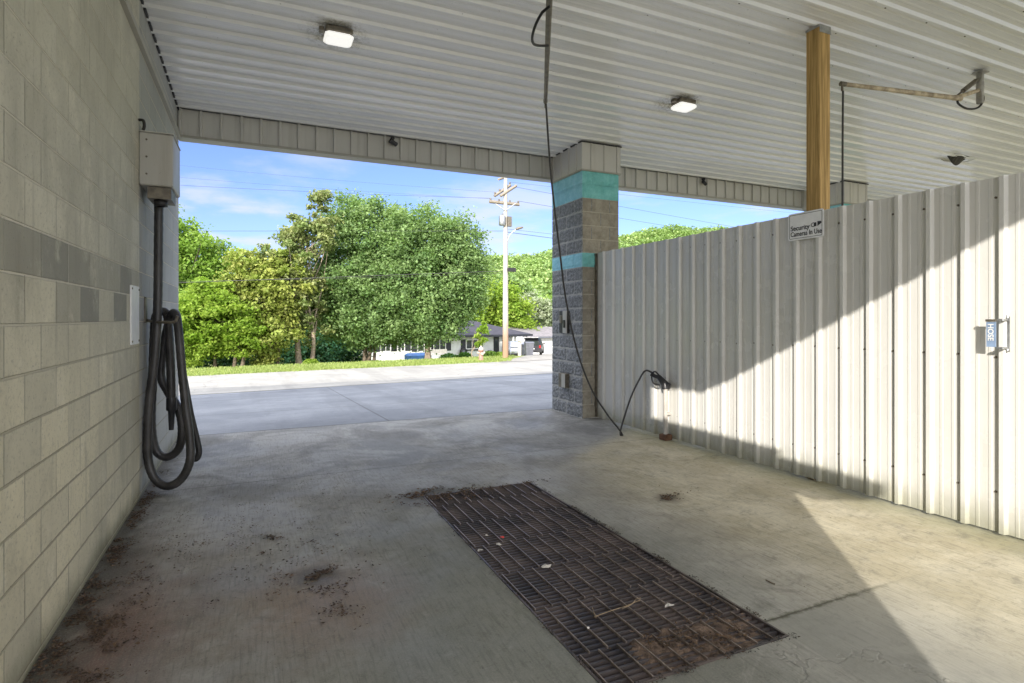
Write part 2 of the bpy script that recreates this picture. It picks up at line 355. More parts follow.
M = dict(
 block=mat_block(), floor=mat_floor(), ceiling=mat_ceiling(), lawn=mat_grass(),
 apron=mat_apron('apron_concrete', (.21,.225,.25), (.28,.295,.32), (.15,.16,.18), .8, True),
 road=mat_apron('road_asphalt', (.33,.32,.295), (.41,.395,.36), (.29,.28,.26), 1.4),
 drive=mat_apron('driveway_gravel', (.30,.28,.25), (.40,.38,.34), (.25,.24,.2), 1.0),
 fence=mat_metal('fence_paint', (.655,.645,.605), (.48,.45,.37), .24, (.05,.42)),
 fascia=mat_metal('fascia_paint', (.60,.58,.53), (.30,.28,.23), .45),
 trim=mat_metal('trim_paint', (.40,.38,.32), (.2,.19,.15), .45),
 boxm=mat_metal('box_paint', (.45,.435,.39), (.22,.17,.11), .45, spots=.6),
 split=mat_split('split_face_block', (.17,.178,.185), (.38,.39,.39), 1.3),
 tan=mat_split('tan_block', (.29,.26,.205), (.41,.375,.30), .6, .006, .5),
 teal=mat_split('teal_paint', (.19,.55,.53), (.28,.66,.64), .6, .008, .45),
 teal_skylit=mat_split('teal_paint_skylit', (.26,.58,.68), (.38,.70,.80), .6, .012, .6),  # same teal paint on the side faces, bluish skylight put into the colour
 mortar=mat_split('mortar', (.36,.36,.34), (.50,.49,.46), 1, .003, .3),
 tanm=mat_split('tan_mortar', (.42,.38,.30), (.52,.48,.39), 1, .003, .3),
 wood=mat_wood('treated_post', (.30,.19,.065), (.58,.38,.15)),
 poleW=mat_wood('weathered_pole', (.55,.50,.42), (.80,.76,.68)),
 poleS=None, armW=mat_wood('weathered_arm', (.20,.17,.13), (.34,.30,.24), 'x'),
 galv=simple('galvanised', (.45,.46,.46), .4, .8, .3, 20),
 steel=simple('old_steel', (.20,.175,.135), .5, .5, .4, 18, .2),
 grate=simple('grate_steel', (.145,.115,.10), .5, .3, .5, 3.0, .3, dark=(.065,.060,.062)),
 rod=simple('worn_rod', (.36,.30,.26), .45, .5, .5, 9, dark=(.17,.14,.12)),
 pit=simple('pit_dark', (.016,.015,.014), .9, 0, .4, 4),
 black=simple('black_rubber', (.022,.021,.02), .5, 0, .4, 14, .3),
 hose=simple('vacuum_hose', (.05,.047,.045), .42, 0, .55, 7, .25),
 cable=simple('cable_jacket', (.05,.048,.045), .5, 0, .3, 20),
 bplast=simple('black_plastic', (.03,.03,.032), .35, 0, .3, 20),
 white=simple('white_paint', (.72,.72,.70), .5, 0, .12, 5),
 signw=simple('sign_white', (.84,.84,.84), .4, 0, .08, 12),
 ink=simple('black_ink', (.03,.03,.035), .5, 0, .1, 12),
 blue=simple('blue_plate', (.24,.33,.48), .35, 0, .2, 20),
 pipe=simple('pvc_pipe', (.50,.47,.42), .45, 0, .2, 12),
 rust=simple('rusty', (.16,.08,.045), .85, .1, .5, 10, .5),
 lens=mat_emit('lamp_lens', (1,.98,.93), .75),
 bark=simple('bark', (.16,.125,.09), .95, 0, .5, 9, .8),
 barkl=simple('pale_bark', (.34,.27,.2), .95, 0, .4, 9, .8),
 roofd=simple('dark_shingle', (.05,.048,.065), .9, 0, .35, 3, .4),
 roofg=simple('grey_shingle', (.24,.22,.23), .9, 0, .3, 3, .4),
 siding=simple('white_siding', (.66,.67,.66), .7, 0, .12, 2),
 glass=simple('window_glass', (.04,.05,.05), .08, 0, .3, 2),
 shutter=simple('dark_shutter', (.02,.022,.03), .6, 0, .2, 5),
 carb=simple('dark_car_paint', (.02,.021,.027), .35, .0, .2, 3),
 cars=simple('pale_car_paint', (.55,.56,.58), .25, .4, .1, 3),
 chrome=simple('rim_metal', (.5,.5,.5), .25, .9, .1, 10),
 redl=simple('red_lamp', (.5,.02,.02), .2, 0, .2, 10),
 bin=simple('grey_bin', (.14,.145,.17), .55, 0, .25, 5),
 hyd=simple('faded_hydrant', (.42,.22,.17), .6, 0, .3, 10),
 hydw=simple('hydrant_cap', (.5,.44,.38), .6, 0, .2, 10),
 red=simple('red_plastic', (.55,.03,.03), .4, 0, .1, 10),
 paper=simple('paper', (.68,.64,.58), .9, 0, .25, 30),
 twig=simple('dry_twig', (.36,.27,.17), .9, 0, .3, 30),
 litter=simple('leaf_litter', (.085,.05,.028), .95, 0, .55, 14, dark=(.02,.014,.008)),
 mud=simple('mud', (.20,.14,.10), .98, 0, .5, 17, .9, dark=(.055,.035,.024)),
 tarp=simple('blue_tarp', (.05,.16,.42), .5, 0, .3, 3),
 hedge=None,
)
def mat_pole():
    n = NT('pole_shaft'); x, y, z = n.xyz()
    g = n.noise(2.2, 6, .65, vec=n.vm('MULTIPLY', n.pos, (14, 14, .7)))
    c = n.mix(n.ramp(g, .35, .65), (.34,.315,.27), (.52,.49,.43))
    c = n.mix(n.ramp(n.m('ADD', z, n.m('MULTIPLY', n.noise(2, 3), .8)), 2.2, .5, 0, .85), c, (.34,.19,.11))
    return n.fin(c, .85, 0, n.bump(g, .4, .01), .2)
M['poleS'] = mat_pole()
LEAF = dict(
 maple=mat_leaf('maple_leaf', (.17,.29,.085), (.31,.43,.17), (.035,.09,.035)),
 bright=mat_leaf('bright_leaf', (.20,.36,.05), (.36,.52,.10), (.03,.09,.015), .45),
 lime=mat_leaf('lime_leaf', (.27,.44,.05), (.42,.55,.09), (.06,.12,.012), .5),
 olive=mat_leaf('olive_leaf', (.28,.36,.07), (.50,.53,.14), (.08,.09,.02), .35),
 magn=mat_leaf('magnolia_leaf', (.23,.32,.10), (.44,.46,.19), (.08,.09,.035), .3),
 dark=mat_leaf('dark_leaf', (.03,.12,.06), (.06,.18,.09), (.006,.02,.012), .3),
 willow=mat_leaf('willow_leaf', (.36,.42,.26), (.52,.56,.40), (.12,.16,.09), .4),
 hill=mat_leaf('hill_leaf', (.24,.38,.10), (.42,.54,.20), (.07,.16,.05), .3, .03),  # lightened greens, distance haze put into the leaf colour
 grass=mat_leaf('grass_blade', (.24,.33,.08), (.38,.43,.14), (.08,.11,.02), .3),
 shrub=mat_leaf('shrub_leaf', (.03,.12,.02), (.08,.22,.04), (.01,.03,.01), .3),
)

# ================================================================== THE SETTING
KS = [17, 22.3, 26, 36, 50, 140, 165, 215, 262, 300, 420, 2000]
def ridge(x):
    return np.interp(x, [-900,-300,-100,0,50,111,151,204,250,330,450,700,1200], [8,10,14,20,26,30,33,47,59,56,42,30,20])
def terrain(x, y):
    x = np.asarray(x, float); y = np.asarray(y, float); s = y-.117*x
    t = np.clip((y-8.15)/np.maximum((17+.117*x)-8.15, .5), 0, 1); near = -.02-.43*t
    r = ridge(x)+2.0*np.sin(x*.045)+1.3*np.sin(x*.11+1)
    base = np.interp(s, [17,22.3,26,36,50,60,140,165], [-.45,-.50,-.55,-1.45,-2.45,-3.05,-2.9,-1.5])
    hill = np.interp(s, [150,165,215,262,300,420,2000], [0,.04,.58,1,.96,.5,.3])*r
    return np.where(s < 17, near, base+hill)
def tz(x, y): return float(terrain(x, y))
def sheet(name, xs, ys, mat, dz=0.0, skew=.117, fn=None, lab=None):
    xs = np.asarray(xs, float); ys = np.asarray(ys, float)
    X, S = np.meshgrid(xs, ys); Y = S+skew*X
    Z = (fn or terrain)(X, Y)+dz
    me = bpy.data.meshes.new(name); nx, ny = len(xs), len(ys)
    vs = np.stack([X, Y, Z], -1).reshape(-1, 3)
    fs = [(j*nx+i, j*nx+i+1, (j+1)*nx+i+1, (j+1)*nx+i) for j in range(ny-1) for i in range(nx-1)]
    me.from_pydata(vs.tolist(), [], fs); me.materials.append(mat)
    me.polygons.foreach_set('use_smooth', [True]*len(fs))
    o = bpy.data.objects.new(name, me); COL.objects.link(o); o['kind'] = 'structure'; return o

GX0, GX1, GY0, GY1 = 1.27, 2.266, 1.86, 4.58            # drain opening
FX0, FX1, FY0, FY1 = -1.06, 16.6, -4.5, 8.15
f = MB()
for (a, b, c, d) in ((FX0, GX0, FY0, FY1), (GX1, FX1, FY0, FY1), (GX0, GX1, FY0, GY0), (GX0, GX1, GY1, FY1)):
    f.quad((a,c,0), (b,c,0), (b,d,0), (a,d,0))
f.quad((FX0,FY1,-.25), (FX1,FY1,-.25), (FX1,FY1,0), (FX0,FY1,0))
fl = f.build('floor_slab', M['floor']); fl['kind'] = 'structure'
p = MB(); D = -.5
p.quad((GX0,GY0,0),(GX0,GY1,0),(GX0,GY1,D),(GX0,GY0,D)); p.quad((GX1,GY0,0),(GX1,GY0,D),(GX1,GY1,D),(GX1,GY1,0))
p.quad((GX0,GY0,0),(GX0,GY0,D),(GX1,GY0,D),(GX1,GY0,0)); p.quad((GX0,GY1,0),(GX1,GY1,0),(GX1,GY1,D),(GX0,GY1,D))
p.quad((GX0,GY0,D),(GX1,GY0,D),(GX1,GY1,D),(GX0,GY1,D))
pit = p.build('drain_pit', M['pit']); pit['kind'] = 'structure'

def apron_piece(name, x0, x1, y0, y1, nx, ny):
    X, Y = np.meshgrid(np.linspace(x0, x1, nx), np.linspace(0, 1, ny))
    Ytop = (15.9+.117*X) if y1 is None else np.full_like(X, y1)
    Y = y0+(Ytop-y0)*Y
    Z = terrain(X, Y)
    me = bpy.data.meshes.new(name)
    me.from_pydata(np.stack([X, Y, Z], -1).reshape(-1, 3).tolist(), [], [(j*nx+i, j*nx+i+1, (j+1)*nx+i+1, (j+1)*nx+i) for j in range(ny-1) for i in range(nx-1)])
    me.materials.append(M['apron']); o = bpy.data.objects.new(name, me); COL.objects.link(o); o['kind'] = 'structure'
apron_piece('apron', -60, 90, FY1, None, 60, 12)
apron_piece('yard_concrete', -60, FX0, -45, FY1, 3, 3)
apron_piece('yard_concrete', FX0, FX1, -45, FY0, 3, 3)
apron_piece('yard_concrete', FX1, 90, -45, FY1, 3, 3)
sheet('road', np.linspace(-120, 180, 61), [15.9, 17, 19, 21, 22.3], M['road'], .006)
def ground_fn(X, Y):
    S = Y-.117*X
    return np.where(S < 22.2, -.75, terrain(X, Y))
xs = np.unique(np.concatenate([np.linspace(-1500, -150, 10), np.arange(-150, 60, 5), np.arange(60, 420, 6), np.linspace(420, 1800, 14)]))
ys = np.unique(np.concatenate([np.linspace(-1200, 0, 6), [8, 15, 22.0, 22.25], np.arange(22.5, 40, .75), np.arange(40, 150, 5), np.arange(150, 310, 6), np.linspace(310, 2000, 14)]))
sheet('ground', xs, ys, M['lawn'], 0, fn=ground_fn)
# gravel driveway from the road up to the garage
n = 30; vs = []
for i in range(n):
    t = i/(n-1); s = 22.0+t*36; xc = 14.6+t*19.5; hw = 3.0+1.6*t
    if t < .12: hw += (0.12-t)*14
    for q in np.linspace(-1, 1, 5):
        x = xc+q*hw; y = s+.117*x; vs.append((x, y, tz(x, y)+(.012 if s > 22.3 else .02)))
me = bpy.data.meshes.new('driveway')
me.from_pydata(vs, [], [(i*5+j, i*5+j+1, i*5+6+j, i*5+5+j) for i in range(n-1) for j in range(4)]); me.materials.append(M['drive'])
o = bpy.data.objects.new('driveway', me); COL.objects.link(o); o['kind'] = 'structure'

# grass blades on the verge
def leaf_quads(C, size, colr, mats, name, parent=None, up=.3, aspect=.62, local=True, fold=.12):
    N = len(C); C = np.asarray(C, float)
    nrm = rng.normal(size=(N, 3)); nrm[:, 2] = np.abs(nrm[:, 2])+up; nrm /= np.linalg.norm(nrm, axis=1, keepdims=True)
    t = np.cross(nrm, rng.normal(size=(N, 3))); t /= np.maximum(np.linalg.norm(t, axis=1, keepdims=True), 1e-6); b = np.cross(nrm, t)
    sz = (size*rng.uniform(.6, 1.35, N))[:, None]
    V4 = np.stack([C-t*sz*.5, C+b*sz*aspect*.5+nrm*sz*fold, C+t*sz*.5, C-b*sz*aspect*.5+nrm*sz*fold], 1).reshape(-1, 3)
    return card_mesh(V4, np.repeat(colr, 4, 0), mats, name, parent, local)
def card_mesh(V4, colr4, mat, name, parent=None, local=True):
    n = len(V4)//4
    me = bpy.data.meshes.new(name); me.vertices.add(n*4); me.vertices.foreach_set('co', V4.astype(np.float32).ravel())
    me.loops.add(n*4); me.loops.foreach_set('vertex_index', np.arange(n*4, dtype=np.int32))
    me.polygons.add(n); me.polygons.foreach_set('loop_start', np.arange(0, n*4, 4, dtype=np.int32))
    me.update(calc_edges=True)
    a = me.color_attributes.new('tint', 'FLOAT_COLOR', 'POINT')
    c = np.ones((n*4, 4), np.float32); c[:, :2] = colr4[:, :2]; a.data.foreach_set('color', c.ravel())
    me.materials.append(mat); o = bpy.data.objects.new(name, me); COL.objects.link(o)
    if parent is not None: o.parent = parent
    return o
N = 26000
gx = rng.uniform(-8, 22, N); gs = 22.18+rng.gamma(1.2, 2.3, N)+.12*np.sin(gx*3.1)*np.sin(gx*.9); gy = gs+.117*gx
keep = ~((gx > 10.5+(gs-22)*.54) & (gx < 22+(gs-22)*.5))
gx, gy = gx[keep], gy[keep]; N = len(gx); gz = terrain(gx, gy); h = rng.uniform(.03, .10, N); a = rng.uniform(0, 6.28, N); w = .018
d = np.stack([np.cos(a), np.sin(a), 0*a], 1); P0 = np.stack([gx, gy, gz-.01], 1); ln = rng.normal(0, .04, (N, 3)); ln[:, 2] = 0
V4 = np.stack([P0-d*w, P0+d*w, P0+ln+d*w*.3+np.stack([0*h, 0*h, h], 1), P0+ln-d*w*.3+np.stack([0*h, 0*h, h], 1)], 1).reshape(-1, 3)
gc = np.repeat(np.stack([rng.random(N), rng.random(N)*.5], 1), 4, 0)
o = card_mesh(V4, gc, LEAF['grass'], 'grass'); tag(o, 'short bright grass growing along the far side of the road', 'grass', kind='stuff')

# ================================================================== BUILDING SHELL
ZC = 4.06; zc = lambda y: 4.06+.025*(8.04-y); WX = -.855; FENX = 4.62; PITCH = .2286
SUNV = Vector((.8, 1, -.52)).normalized()
wall = thing('block_wall', 'long painted concrete block wall with a band of darker grey blocks', 'wall', (WX-.1, 2.5, 0))
w = MB(); w.box(WX-.205, WX, -1.0, 8.13, 0, 4.28); w.box(WX-.205, WX, -2.9, -1.0, 0, 3.7); w.build('wall_face', M['block'], wall)
w = MB(); w.box(WX, WX+.035, -2.9, 8.12, 3.695, 3.745); w.build('wall_rail', M['trim'], wall)
w = MB(); w.prism([(-2.903,3.37),(-3.35,3.385),(-3.94,3.60),(-3.94,3.7),(-2.903,3.7)], WX-.2, WX, 'x'); w.build('end_beam', M['fascia'], wall)

roof = thing('canopy_roof', 'long flat canopy roof with ribbed white metal ceiling and beige fascia', 'roof', (4, 3, ZC))
def ribbed(y0, y1, base, depth, phase, minor=.004, top=.014, foot=.03):
    """profile of a ribbed sheet: list of (along, out)"""
    P = []; k0 = math.floor((y0-phase)/PITCH)-1; k = k0
    while phase+k*PITCH < y1+PITCH:
        c = phase+k*PITCH
        P += [(c-foot, 0), (c-top, depth), (c+top, depth), (c+foot, 0)]
        for q in (1/3, 2/3):
            m_ = c+PITCH*q; P += [(m_-.014, 0), (m_-.008, minor), (m_+.008, minor), (m_+.014, 0)]
        k += 1
    P = [q for q in P if y0 <= q[0] <= y1]
    return [(y0, 0)]+P+[(y1, 0)]
c = MB(); P = ribbed(-2.164, 8.0, 0, .027, .12, .003, .012, .026)
nseg = 20; xsx = [WX+(16.4-WX)*i/nseg for i in range(nseg+1)]
vs = [(x, a, zc(a)-b) for x in xsx for a, b in P]; L = len(P)
c.add(vs, [(i*L+j, i*L+j+1, (i+1)*L+j+1, (i+1)*L+j) for i in range(nseg) for j in range(L-1)])
k = 0
for j in range(44):                                       # screw heads beside the ribs
    yy = .12+PITCH*(j-7)+.045
    for i in range(24):
        xx = WX+.35+i*.61+random.uniform(-.02, .02)
        if -1.6 < yy < 7.95 and j % 2 == 0: c.lathe((xx, yy, zc(yy)), [(.009, -.001), (.007, -.007), (.001, -.008)], 6, 1)
c.build('ceiling_sheet', [M['ceiling'], M['steel']], roof)
c = MB(); c.prism([(-2.164, zc(-2.164)+.003), (8.22, ZC+.003), (8.22, 4.42), (-2.164, 4.42)], -1.06, 16.6, 'x'); c.build('roof_deck', M['galv'], roof)
c = MB(); P = ribbed(WX+.002, 16.4, 0, .032, -.83, 0.0, .012, .017); P = [(a, b) for a, b in P if True]
FZ0 = 3.735
c.add([(a, 8.04-b, z) for z in (FZ0, ZC-.001) for a, b in P], [(i, i+1, len(P)+i+1, len(P)+i) for i in range(len(P)-1)])
c.build('inner_fascia', M['fascia'], roof)
c = MB(); c.box(WX+.002, 16.4, 8.008, 8.20, FZ0-.035, FZ0-.002); c.build('fascia_trim', M['trim'], roof)
c = MB(); c.box(-1.06, 16.6, 8.12, 8.21, FZ0, ZC+.002); c.build('outer_fascia', M['fascia'], roof)
c = MB(); c.box(-1.06, 16.6, 8.211, 8.30, ZC, ZC+.48); c.build('gutter', M['trim'], roof)
# black strips standing in for the shaded scalloped gap along the wall
c = MB()
for j in range(30):
    yy = .12+PITCH*(j+5)
    if yy < 7.9: c.box(WX+.003, WX+.02, yy+.04, yy+.19, zc(yy)-.034, zc(yy)-.010)
c.build('edge_gap_shade', M['black'], roof)

lb = thing('equipment_room', 'block-built equipment room adjoining the left side of the wash bay', 'building', (-7, 3.6, 0))
w = MB(); w.box(-13.5, WX-.21, -.85, 8.13, 0, 4.1); w.build('wall_face', M['block'], lb)
w = MB(); w.box(-13.7, -1.065, -.9, 8.24, 4.103, 4.45); w.build('roof', M['fascia'], lb)

# end wall at the far right bay
ew = thing('end_wall', 'far right block wall closing the last wash bay', 'wall', (16.5, 3, 0))
w = MB(); w.box(16.42, 16.62, -1.0, 8.1, 0, 4.2); w.build('wall_face', M['block'], ew)

def make_column(x0, x1, y0, y1, lab):
    ZC = zc(7.2)
    t = thing('block_column', lab, 'column', ((x0+x1)/2, (y0+y1)/2, 0), group='block columns between the bays')
    H = .2032
    core = MB(); core.box(x0-.003, x1+.003, y0+.003, y1-.012, 0, ZC-.01); core.quad((x0, y0+.0015, .01), (x1, y0+.0015, .01), (x1, y0+.0015, ZC-.3), (x0, y0+.0015, ZC-.3), 1); core.build('mortar_core', [M['mortar'], M['tanm']], t)
    def blocks(rows, rough):
        m = MB(); r2 = random.Random(5)
        def face(o, e1, e2, nrm, w, h, nu, nv, amp, mi):
            o, e1, e2, nrm = map(Vector, (o, e1, e2, nrm)); pts = []
            for j in range(nv+1):
                for i in range(nu+1):
                    ed = (i in (0, nu) or j in (0, nv)); dd = (.001 if ed else .014)+(r2.uniform(-amp, amp) if not ed else r2.uniform(-.002, .002))
                    pts.append(o+e1*(w*i/nu)+e2*(h*j/nv)+nrm*dd)
            m.add(pts, [(j*(nu+1)+i, j*(nu+1)+i+1, (j+1)*(nu+1)+i+1, (j+1)*(nu+1)+i) for j in range(nv) for i in range(nu)], mi)
        for k in rows:
            z0 = k*H+.008; h = H-.016
            def run(a, b):
                if k % 2 == 0: cuts = [a, (a+b)/2, b]
                else: cuts = [a, a+(b-a)*.25, a+(b-a)*.75, b]
                return [(p+.006, q-.006) for p, q in zip(cuts[:-1], cuts[1:])]
            for p, q in [(a_-.005, b_+.005) for a_, b_ in run(y0, y1)]:
                w_ = q-p; nu = max(2, int(w_/.035))
                face((x0, q, z0), (0,-1,0), (0,0,1), (-1,0,0), w_, h, nu, 6, .0075 if rough else .003, 0)
                face((x1, p, z0), (0,1,0), (0,0,1), (1,0,0), w_, h, nu, 6, .006, 0)
            for p, q in run(x0, x1):
                w_ = q-p; nu = max(2, int(w_/.05))
                face((p, y0, z0), (1,0,0), (0,0,1), (0,-1,0), w_, h, nu, 4, .0015, 1)
                face((q, y1, z0), (-1,0,0), (0,0,1), (0,1,0), w_, h, nu, 4, .006, 0)
            if not rough: m.box(x0-.0045, x1+.0045, y0+.002, y1-.002, k*H-.002, (k+1)*H+.002, 0); m.quad((x0, y0+.0008, k*H-.002), (x1, y0+.0008, k*H-.002), (x1, y0+.0008, (k+1)*H+.002), (x0, y0+.0008, (k+1)*H+.002), 1)
            m.box(x0-.002, x1+.002, y0+.001, y1-.001, z0, z0+h, 0)
        return m
    blocks([k for k in range(18) if k not in (11, 16, 17)], True).build('shaft', [M['split'], M['tan']], t)
    blocks([11], False).build('painted_band', [M['teal_skylit'], M['teal']], t)
    blocks([16, 17], False).build('painted_band', [M['teal_skylit'], M['teal']], t)
    cp = MB(); z0 = 3.665; e = .022
    for (ax, a0, a1, at, sg) in (('x', x0-e, x1+e, y0-e, -1), ('y', y0-e, y1+e, x0-e, -1), ('y', y0-e, y1+e, x1+e, 1)):
        P = ribbed(a0, a1, 0, .014, a0+.16, 0, .009, .013)
        P = [(a, b) for a, b in P]
        vs = [((a, at+sg*b, z) if ax == 'x' else (at+sg*b, a, z)) for z in (z0, ZC-.026) for a, b in P]
        cp.add(vs, [(i, i+1, len(P)+i+1, len(P)+i) for i in range(len(P)-1)])
    cp.build('metal_cap', M['fascia'], t)
    cp = MB(); cp.box(x0-.03, x1+.03, y0-.03, y1, z0-.022, z0-.001); cp.build('cap_trim', M['trim'], t)
    cp = MB(); cp.box(x0-.04, x1+.04, y0-.035, y1, ZC-.025, ZC-.010); cp.build('top_gap', M['black'], t)
    return t
make_column(4.385, 5.02, 7.13, 8.05, 'near grey block column with two teal bands beside the metal fence')
make_column(10.15, 10.77, 7.13, 7.99, 'far block column with teal band showing above the fence behind the wooden post')

# ================================================================== CEILING FITTINGS
def ceiling_light(x, y, lab, sx=.118, sy=.095):
    ZC = zc(y)
    t = thing('ceiling_light', lab, 'ceiling light', (x, y, ZC-.02), group='lit lamps on the ceiling')
    h = MB(); h.bbox(x-sx, x+sx, y-sy, y+sy, ZC-.075, ZC-.022, .012); h.build('housing', M['steel'], t)
    l = MB(); l.bbox(x-sx-.006, x+sx+.006, y-sy-.006, y+sy+.006, ZC-.128, ZC-.077, .018); l.build('lens', M['lens'], t)
    pass
    b = MB(); b.box(x-sx-.05, x-sx-.007, y-.03, y+.03, ZC-.06, ZC-.026); b.build('bracket', M['steel'], t)
    return t
ceiling_light(.70, 5.36, 'lit square lamp on the ceiling nearest the block wall')
ceiling_light(4.72, 5.36, 'lit square lamp on the ceiling above the metal fence')
def camera_unit(x, lab):
    ZC = zc(8.0)+.01
    t = thing('security_camera', lab, 'camera', (x, 8.0, ZC-.06), group='small black cameras on the fascia')
    b = MB(); b.box(x-.02, x+.02, 7.97, 8.02, ZC-.06, ZC-.03); b.tube([(x, 7.99, ZC-.06), (x+.01, 7.97, ZC-.10)], .012, 8); b.build('bracket', M['bplast'], t)
    b = MB(); b.tube([(x-.05, 7.95, ZC-.10), (x+.05, 7.99, ZC-.13)], .032, 12); b.build('body', M['bplast'], t)
q = at_Y(393, 134, 7.98); camera_unit(q.x, 'small black camera on the fascia between the wall and the near column')
q = at_Y(704, 174, 7.98); camera_unit(q.x, 'small black camera on the fascia right of the near column')
ZC = zc(3.8)
q = at_Z(956, 155, ZC-.01)
t = thing('ceiling_vent', 'dark torn opening hanging open in the ceiling beyond the fence', 'ceiling vent', q)
v_ = MB(); pr = [(a_*1.35, b_*1.2) for a_, b_ in [(-.22, -.10), (-.1, -.13), (.05, -.10), (.2, -.12), (.26, .02), (.16, .11), (-.05, .13), (-.2, .09)]]
v_.prism([(q.x+a, q.y+b) for a, b in pr], ZC-.036, ZC-.026, 'z'); v_.build('opening', M['black'], t)
v_ = MB(); n_ = 9
vv = [(q.x-.22+.48*i/(n_-1), q.y+(-.10 if j == 0 else .02), ZC-.036-(.14*math.sin(math.pi*i/(n_-1)) if j else .0)) for j in (0, 1) for i in range(n_)]
v_.add(vv, [(i, i+1, n_+i+1, n_+i) for i in range(n_-1)]); v_.build('torn_flap', M['black'], t)
v_ = MB(); v_.tube([(q.x+a*1.02, q.y+b*1.02, zc(q.y)-.032) for a, b in pr], .010, 5); v_.build('torn_edge', M['ceiling'], t)

def boom(pv, tip, lab, loop_side=1, l0=.03, l1=.33, spr=.18, am='armB'):
    ZC = zc(pv[1])+.002
    pv, tip = Vector(pv), Vector(tip); t = thing('wash_boom', lab, 'wash boom', (pv.x, pv.y, ZC-.02), group='swinging booms under the ceiling')
    d = (tip-pv).normalized(); sd = Vector((-d.y, d.x, 0)).normalized()*loop_side
    U = Vector((0,0,1)); b = MB(); b.bbox(pv.x-.022, pv.x+.022, pv.y-.03, pv.y+.03, pv.z-.03, ZC-.022, .006); b.box(pv.x-.06, pv.x+.06, pv.y-.06, pv.y+.06, ZC-.034, ZC-.024)
    b.tube([(pv.x, pv.y, pv.z+.10), (pv.x, pv.y, pv.z+.20)], .036, 10); b.build('bracket', M['galvd'], t)
    J = pv+d*.32; a = MB(); a.tube([pv+U*.12, J+U*.012], .021, 8); a.tube([J-d*.05, J+d*.05], .030, 8); a.tube([J, tip], [.026, .021], 10); a.build('arm', M[am], t)
    a = MB(); sp0 = pv+U*.235+d*.03; a.tube([sp0, J+U*.03], .010, 8); a.tube([sp0.lerp(J+U*.03, .12), sp0.lerp(J+U*.03, .72)], .026, 10); a.build('spring_cylinder', M['steel'], t)
    a = MB(); pts = []
    for i in range(15):
        q_ = math.pi*(i/14)
        if l0 < .1: pts = smooth_path([pv+U*.13-d*.02, pv+U*.02-d*.05, pv-U*.075+d*.03, pv-U*.10+d*.18, pv-U*.06+d*.30, J-U*.01], 5); break
        pts.append(pv+d*(l0+(l1-l0)*(i/14))+sd*(.13*math.sin(q_)**.6)+Vector((0,0,-.10-.09*math.sin(q_))))
    a.tube(pts, .011, 8); a.build('loop_hose', M['black'], t)
    a = MB(); a.tube([tip-d*.03, tip+d*.03], .024, 10); a.tube([tip+d*.01, tip+d*.01+Vector((0,0,-.07))], .012, 8); a.build('swivel', M['steel'], t)
    return t
M['galvd'] = simple('dull_galvanised', (.42,.40,.36), .5, .3, .35, 14, .1)
M['armB'] = simple('weathered_boom', (.55,.46,.32), .55, .1, .45, 14, .2, dark=(.27,.21,.14))
tip1 = at_d(545.5, 101, 6.2); p0 = at_d(549, 12, 4.35); pv1 = Vector((tip1.x+(p0.x-tip1.x)*1.36, tip1.y+(p0.y-tip1.y)*1.36, tip1.z))
boom(pv1, tip1, 'brown overhead wash boom near the top of the middle bay', 1, .45, 1.05, .62, 'steel')
pv2 = at_Z(980, 101, 3.84); tip2 = at_Z(843, 84, 3.84)
boom(pv2, tip2, 'pale overhead wash boom above the fence right of the wooden post', -1)
# wash hoses hanging from the booms
h = MB(); px = [(546,104,6.2),(549,150,6.32),(553,195,6.45),(559,245,6.6),(566,300,6.75),(577,350,6.87),(591,388,6.97),(607,414,7.03),(618,428,7.08),(622.5,435,7.1),(621,437,7.1),(620.5,431,7.1),(624,418,7.1),(631,397,7.09),(639,380,7.08),(645,371,7.07),(651,372,7.07),(656,376,7.06)]
pts = smooth_path([at_d(*q) for q in px], 8)
for q in pts: q.z = max(q.z, .012)
h.tube(pts, .0115, 8); o = h.build('wash_hose', M['cable']); tag(o, 'thin black hose hanging from the middle boom and looping on the floor', 'hose')
h = MB(); a = tip2+Vector((0,0,-.07)); h.tube(smooth_path([a, a+Vector((-.02,-.01,-.5)), a+Vector((-.05,-.03,-1.1)), a+Vector((-.06,-.03,-1.9)), a+Vector((.1,.1,-2.9)), a+Vector((.35,.4,-3.72))], 6), .010, 8)
o = h.build('wash_hose', M['cable']); tag(o, 'dark hose hanging straight down behind the fence from the pale boom', 'hose')

# ================================================================== LEFT WALL EQUIPMENT
bx = thing('equipment_box', 'beige metal box mounted high on the block wall above the vacuum hose', 'equipment box', (WX, 5.7, 2.57))
b = MB(); b.bbox(WX+.002, -.613, 5.45, 5.94, 2.57, 3.0, .008); b.build('cabinet', M['boxm'], bx)
b = MB(); b.box(WX+.002, -.608, 5.446, 5.945, 3.002, 3.010); b.build('lid', M['boxm'], bx)
b = MB(); b.box(-.80, -.63, 5.49, 5.78, 2.47, 2.566); b.build('bottom_flange', M['steel'], bx)
b = MB(); b.lathe((-.715, 5.57, 2.42), [(.045,.14),(.045,.05),(.05,.05),(.05,0),(.03,0)], 16); b.build('hose_collar', M['black'], bx)
for zz in (2.66, 2.80, 2.94): b = MB(); b.tube([(-.80, 5.443, zz), (-.80, 5.452, zz)], .008, 8); b.build('screw', M['steel'], bx)
hk = thing('hose_hook', 'steel bracket on the block wall carrying the vacuum hose loops', 'hook', (WX, 5.75, 1.5))
b = MB(); b.box(WX+.002, WX+.012, 5.70, 5.78, 1.44, 1.66); b.build('plate', M['steel'], hk)
hz = at_d(147, 318, 4.9).z
b = MB(); b.tube(smooth_path([(WX+.01, 5.74, hz-.02), (-.74, 5.6, hz-.035), (-.66, 5.5, hz-.035), (-.60, 5.46, hz-.03), (-.58, 5.45, hz+.02)], 5), .012, 8); b.build('arm', M['steel'], hk)
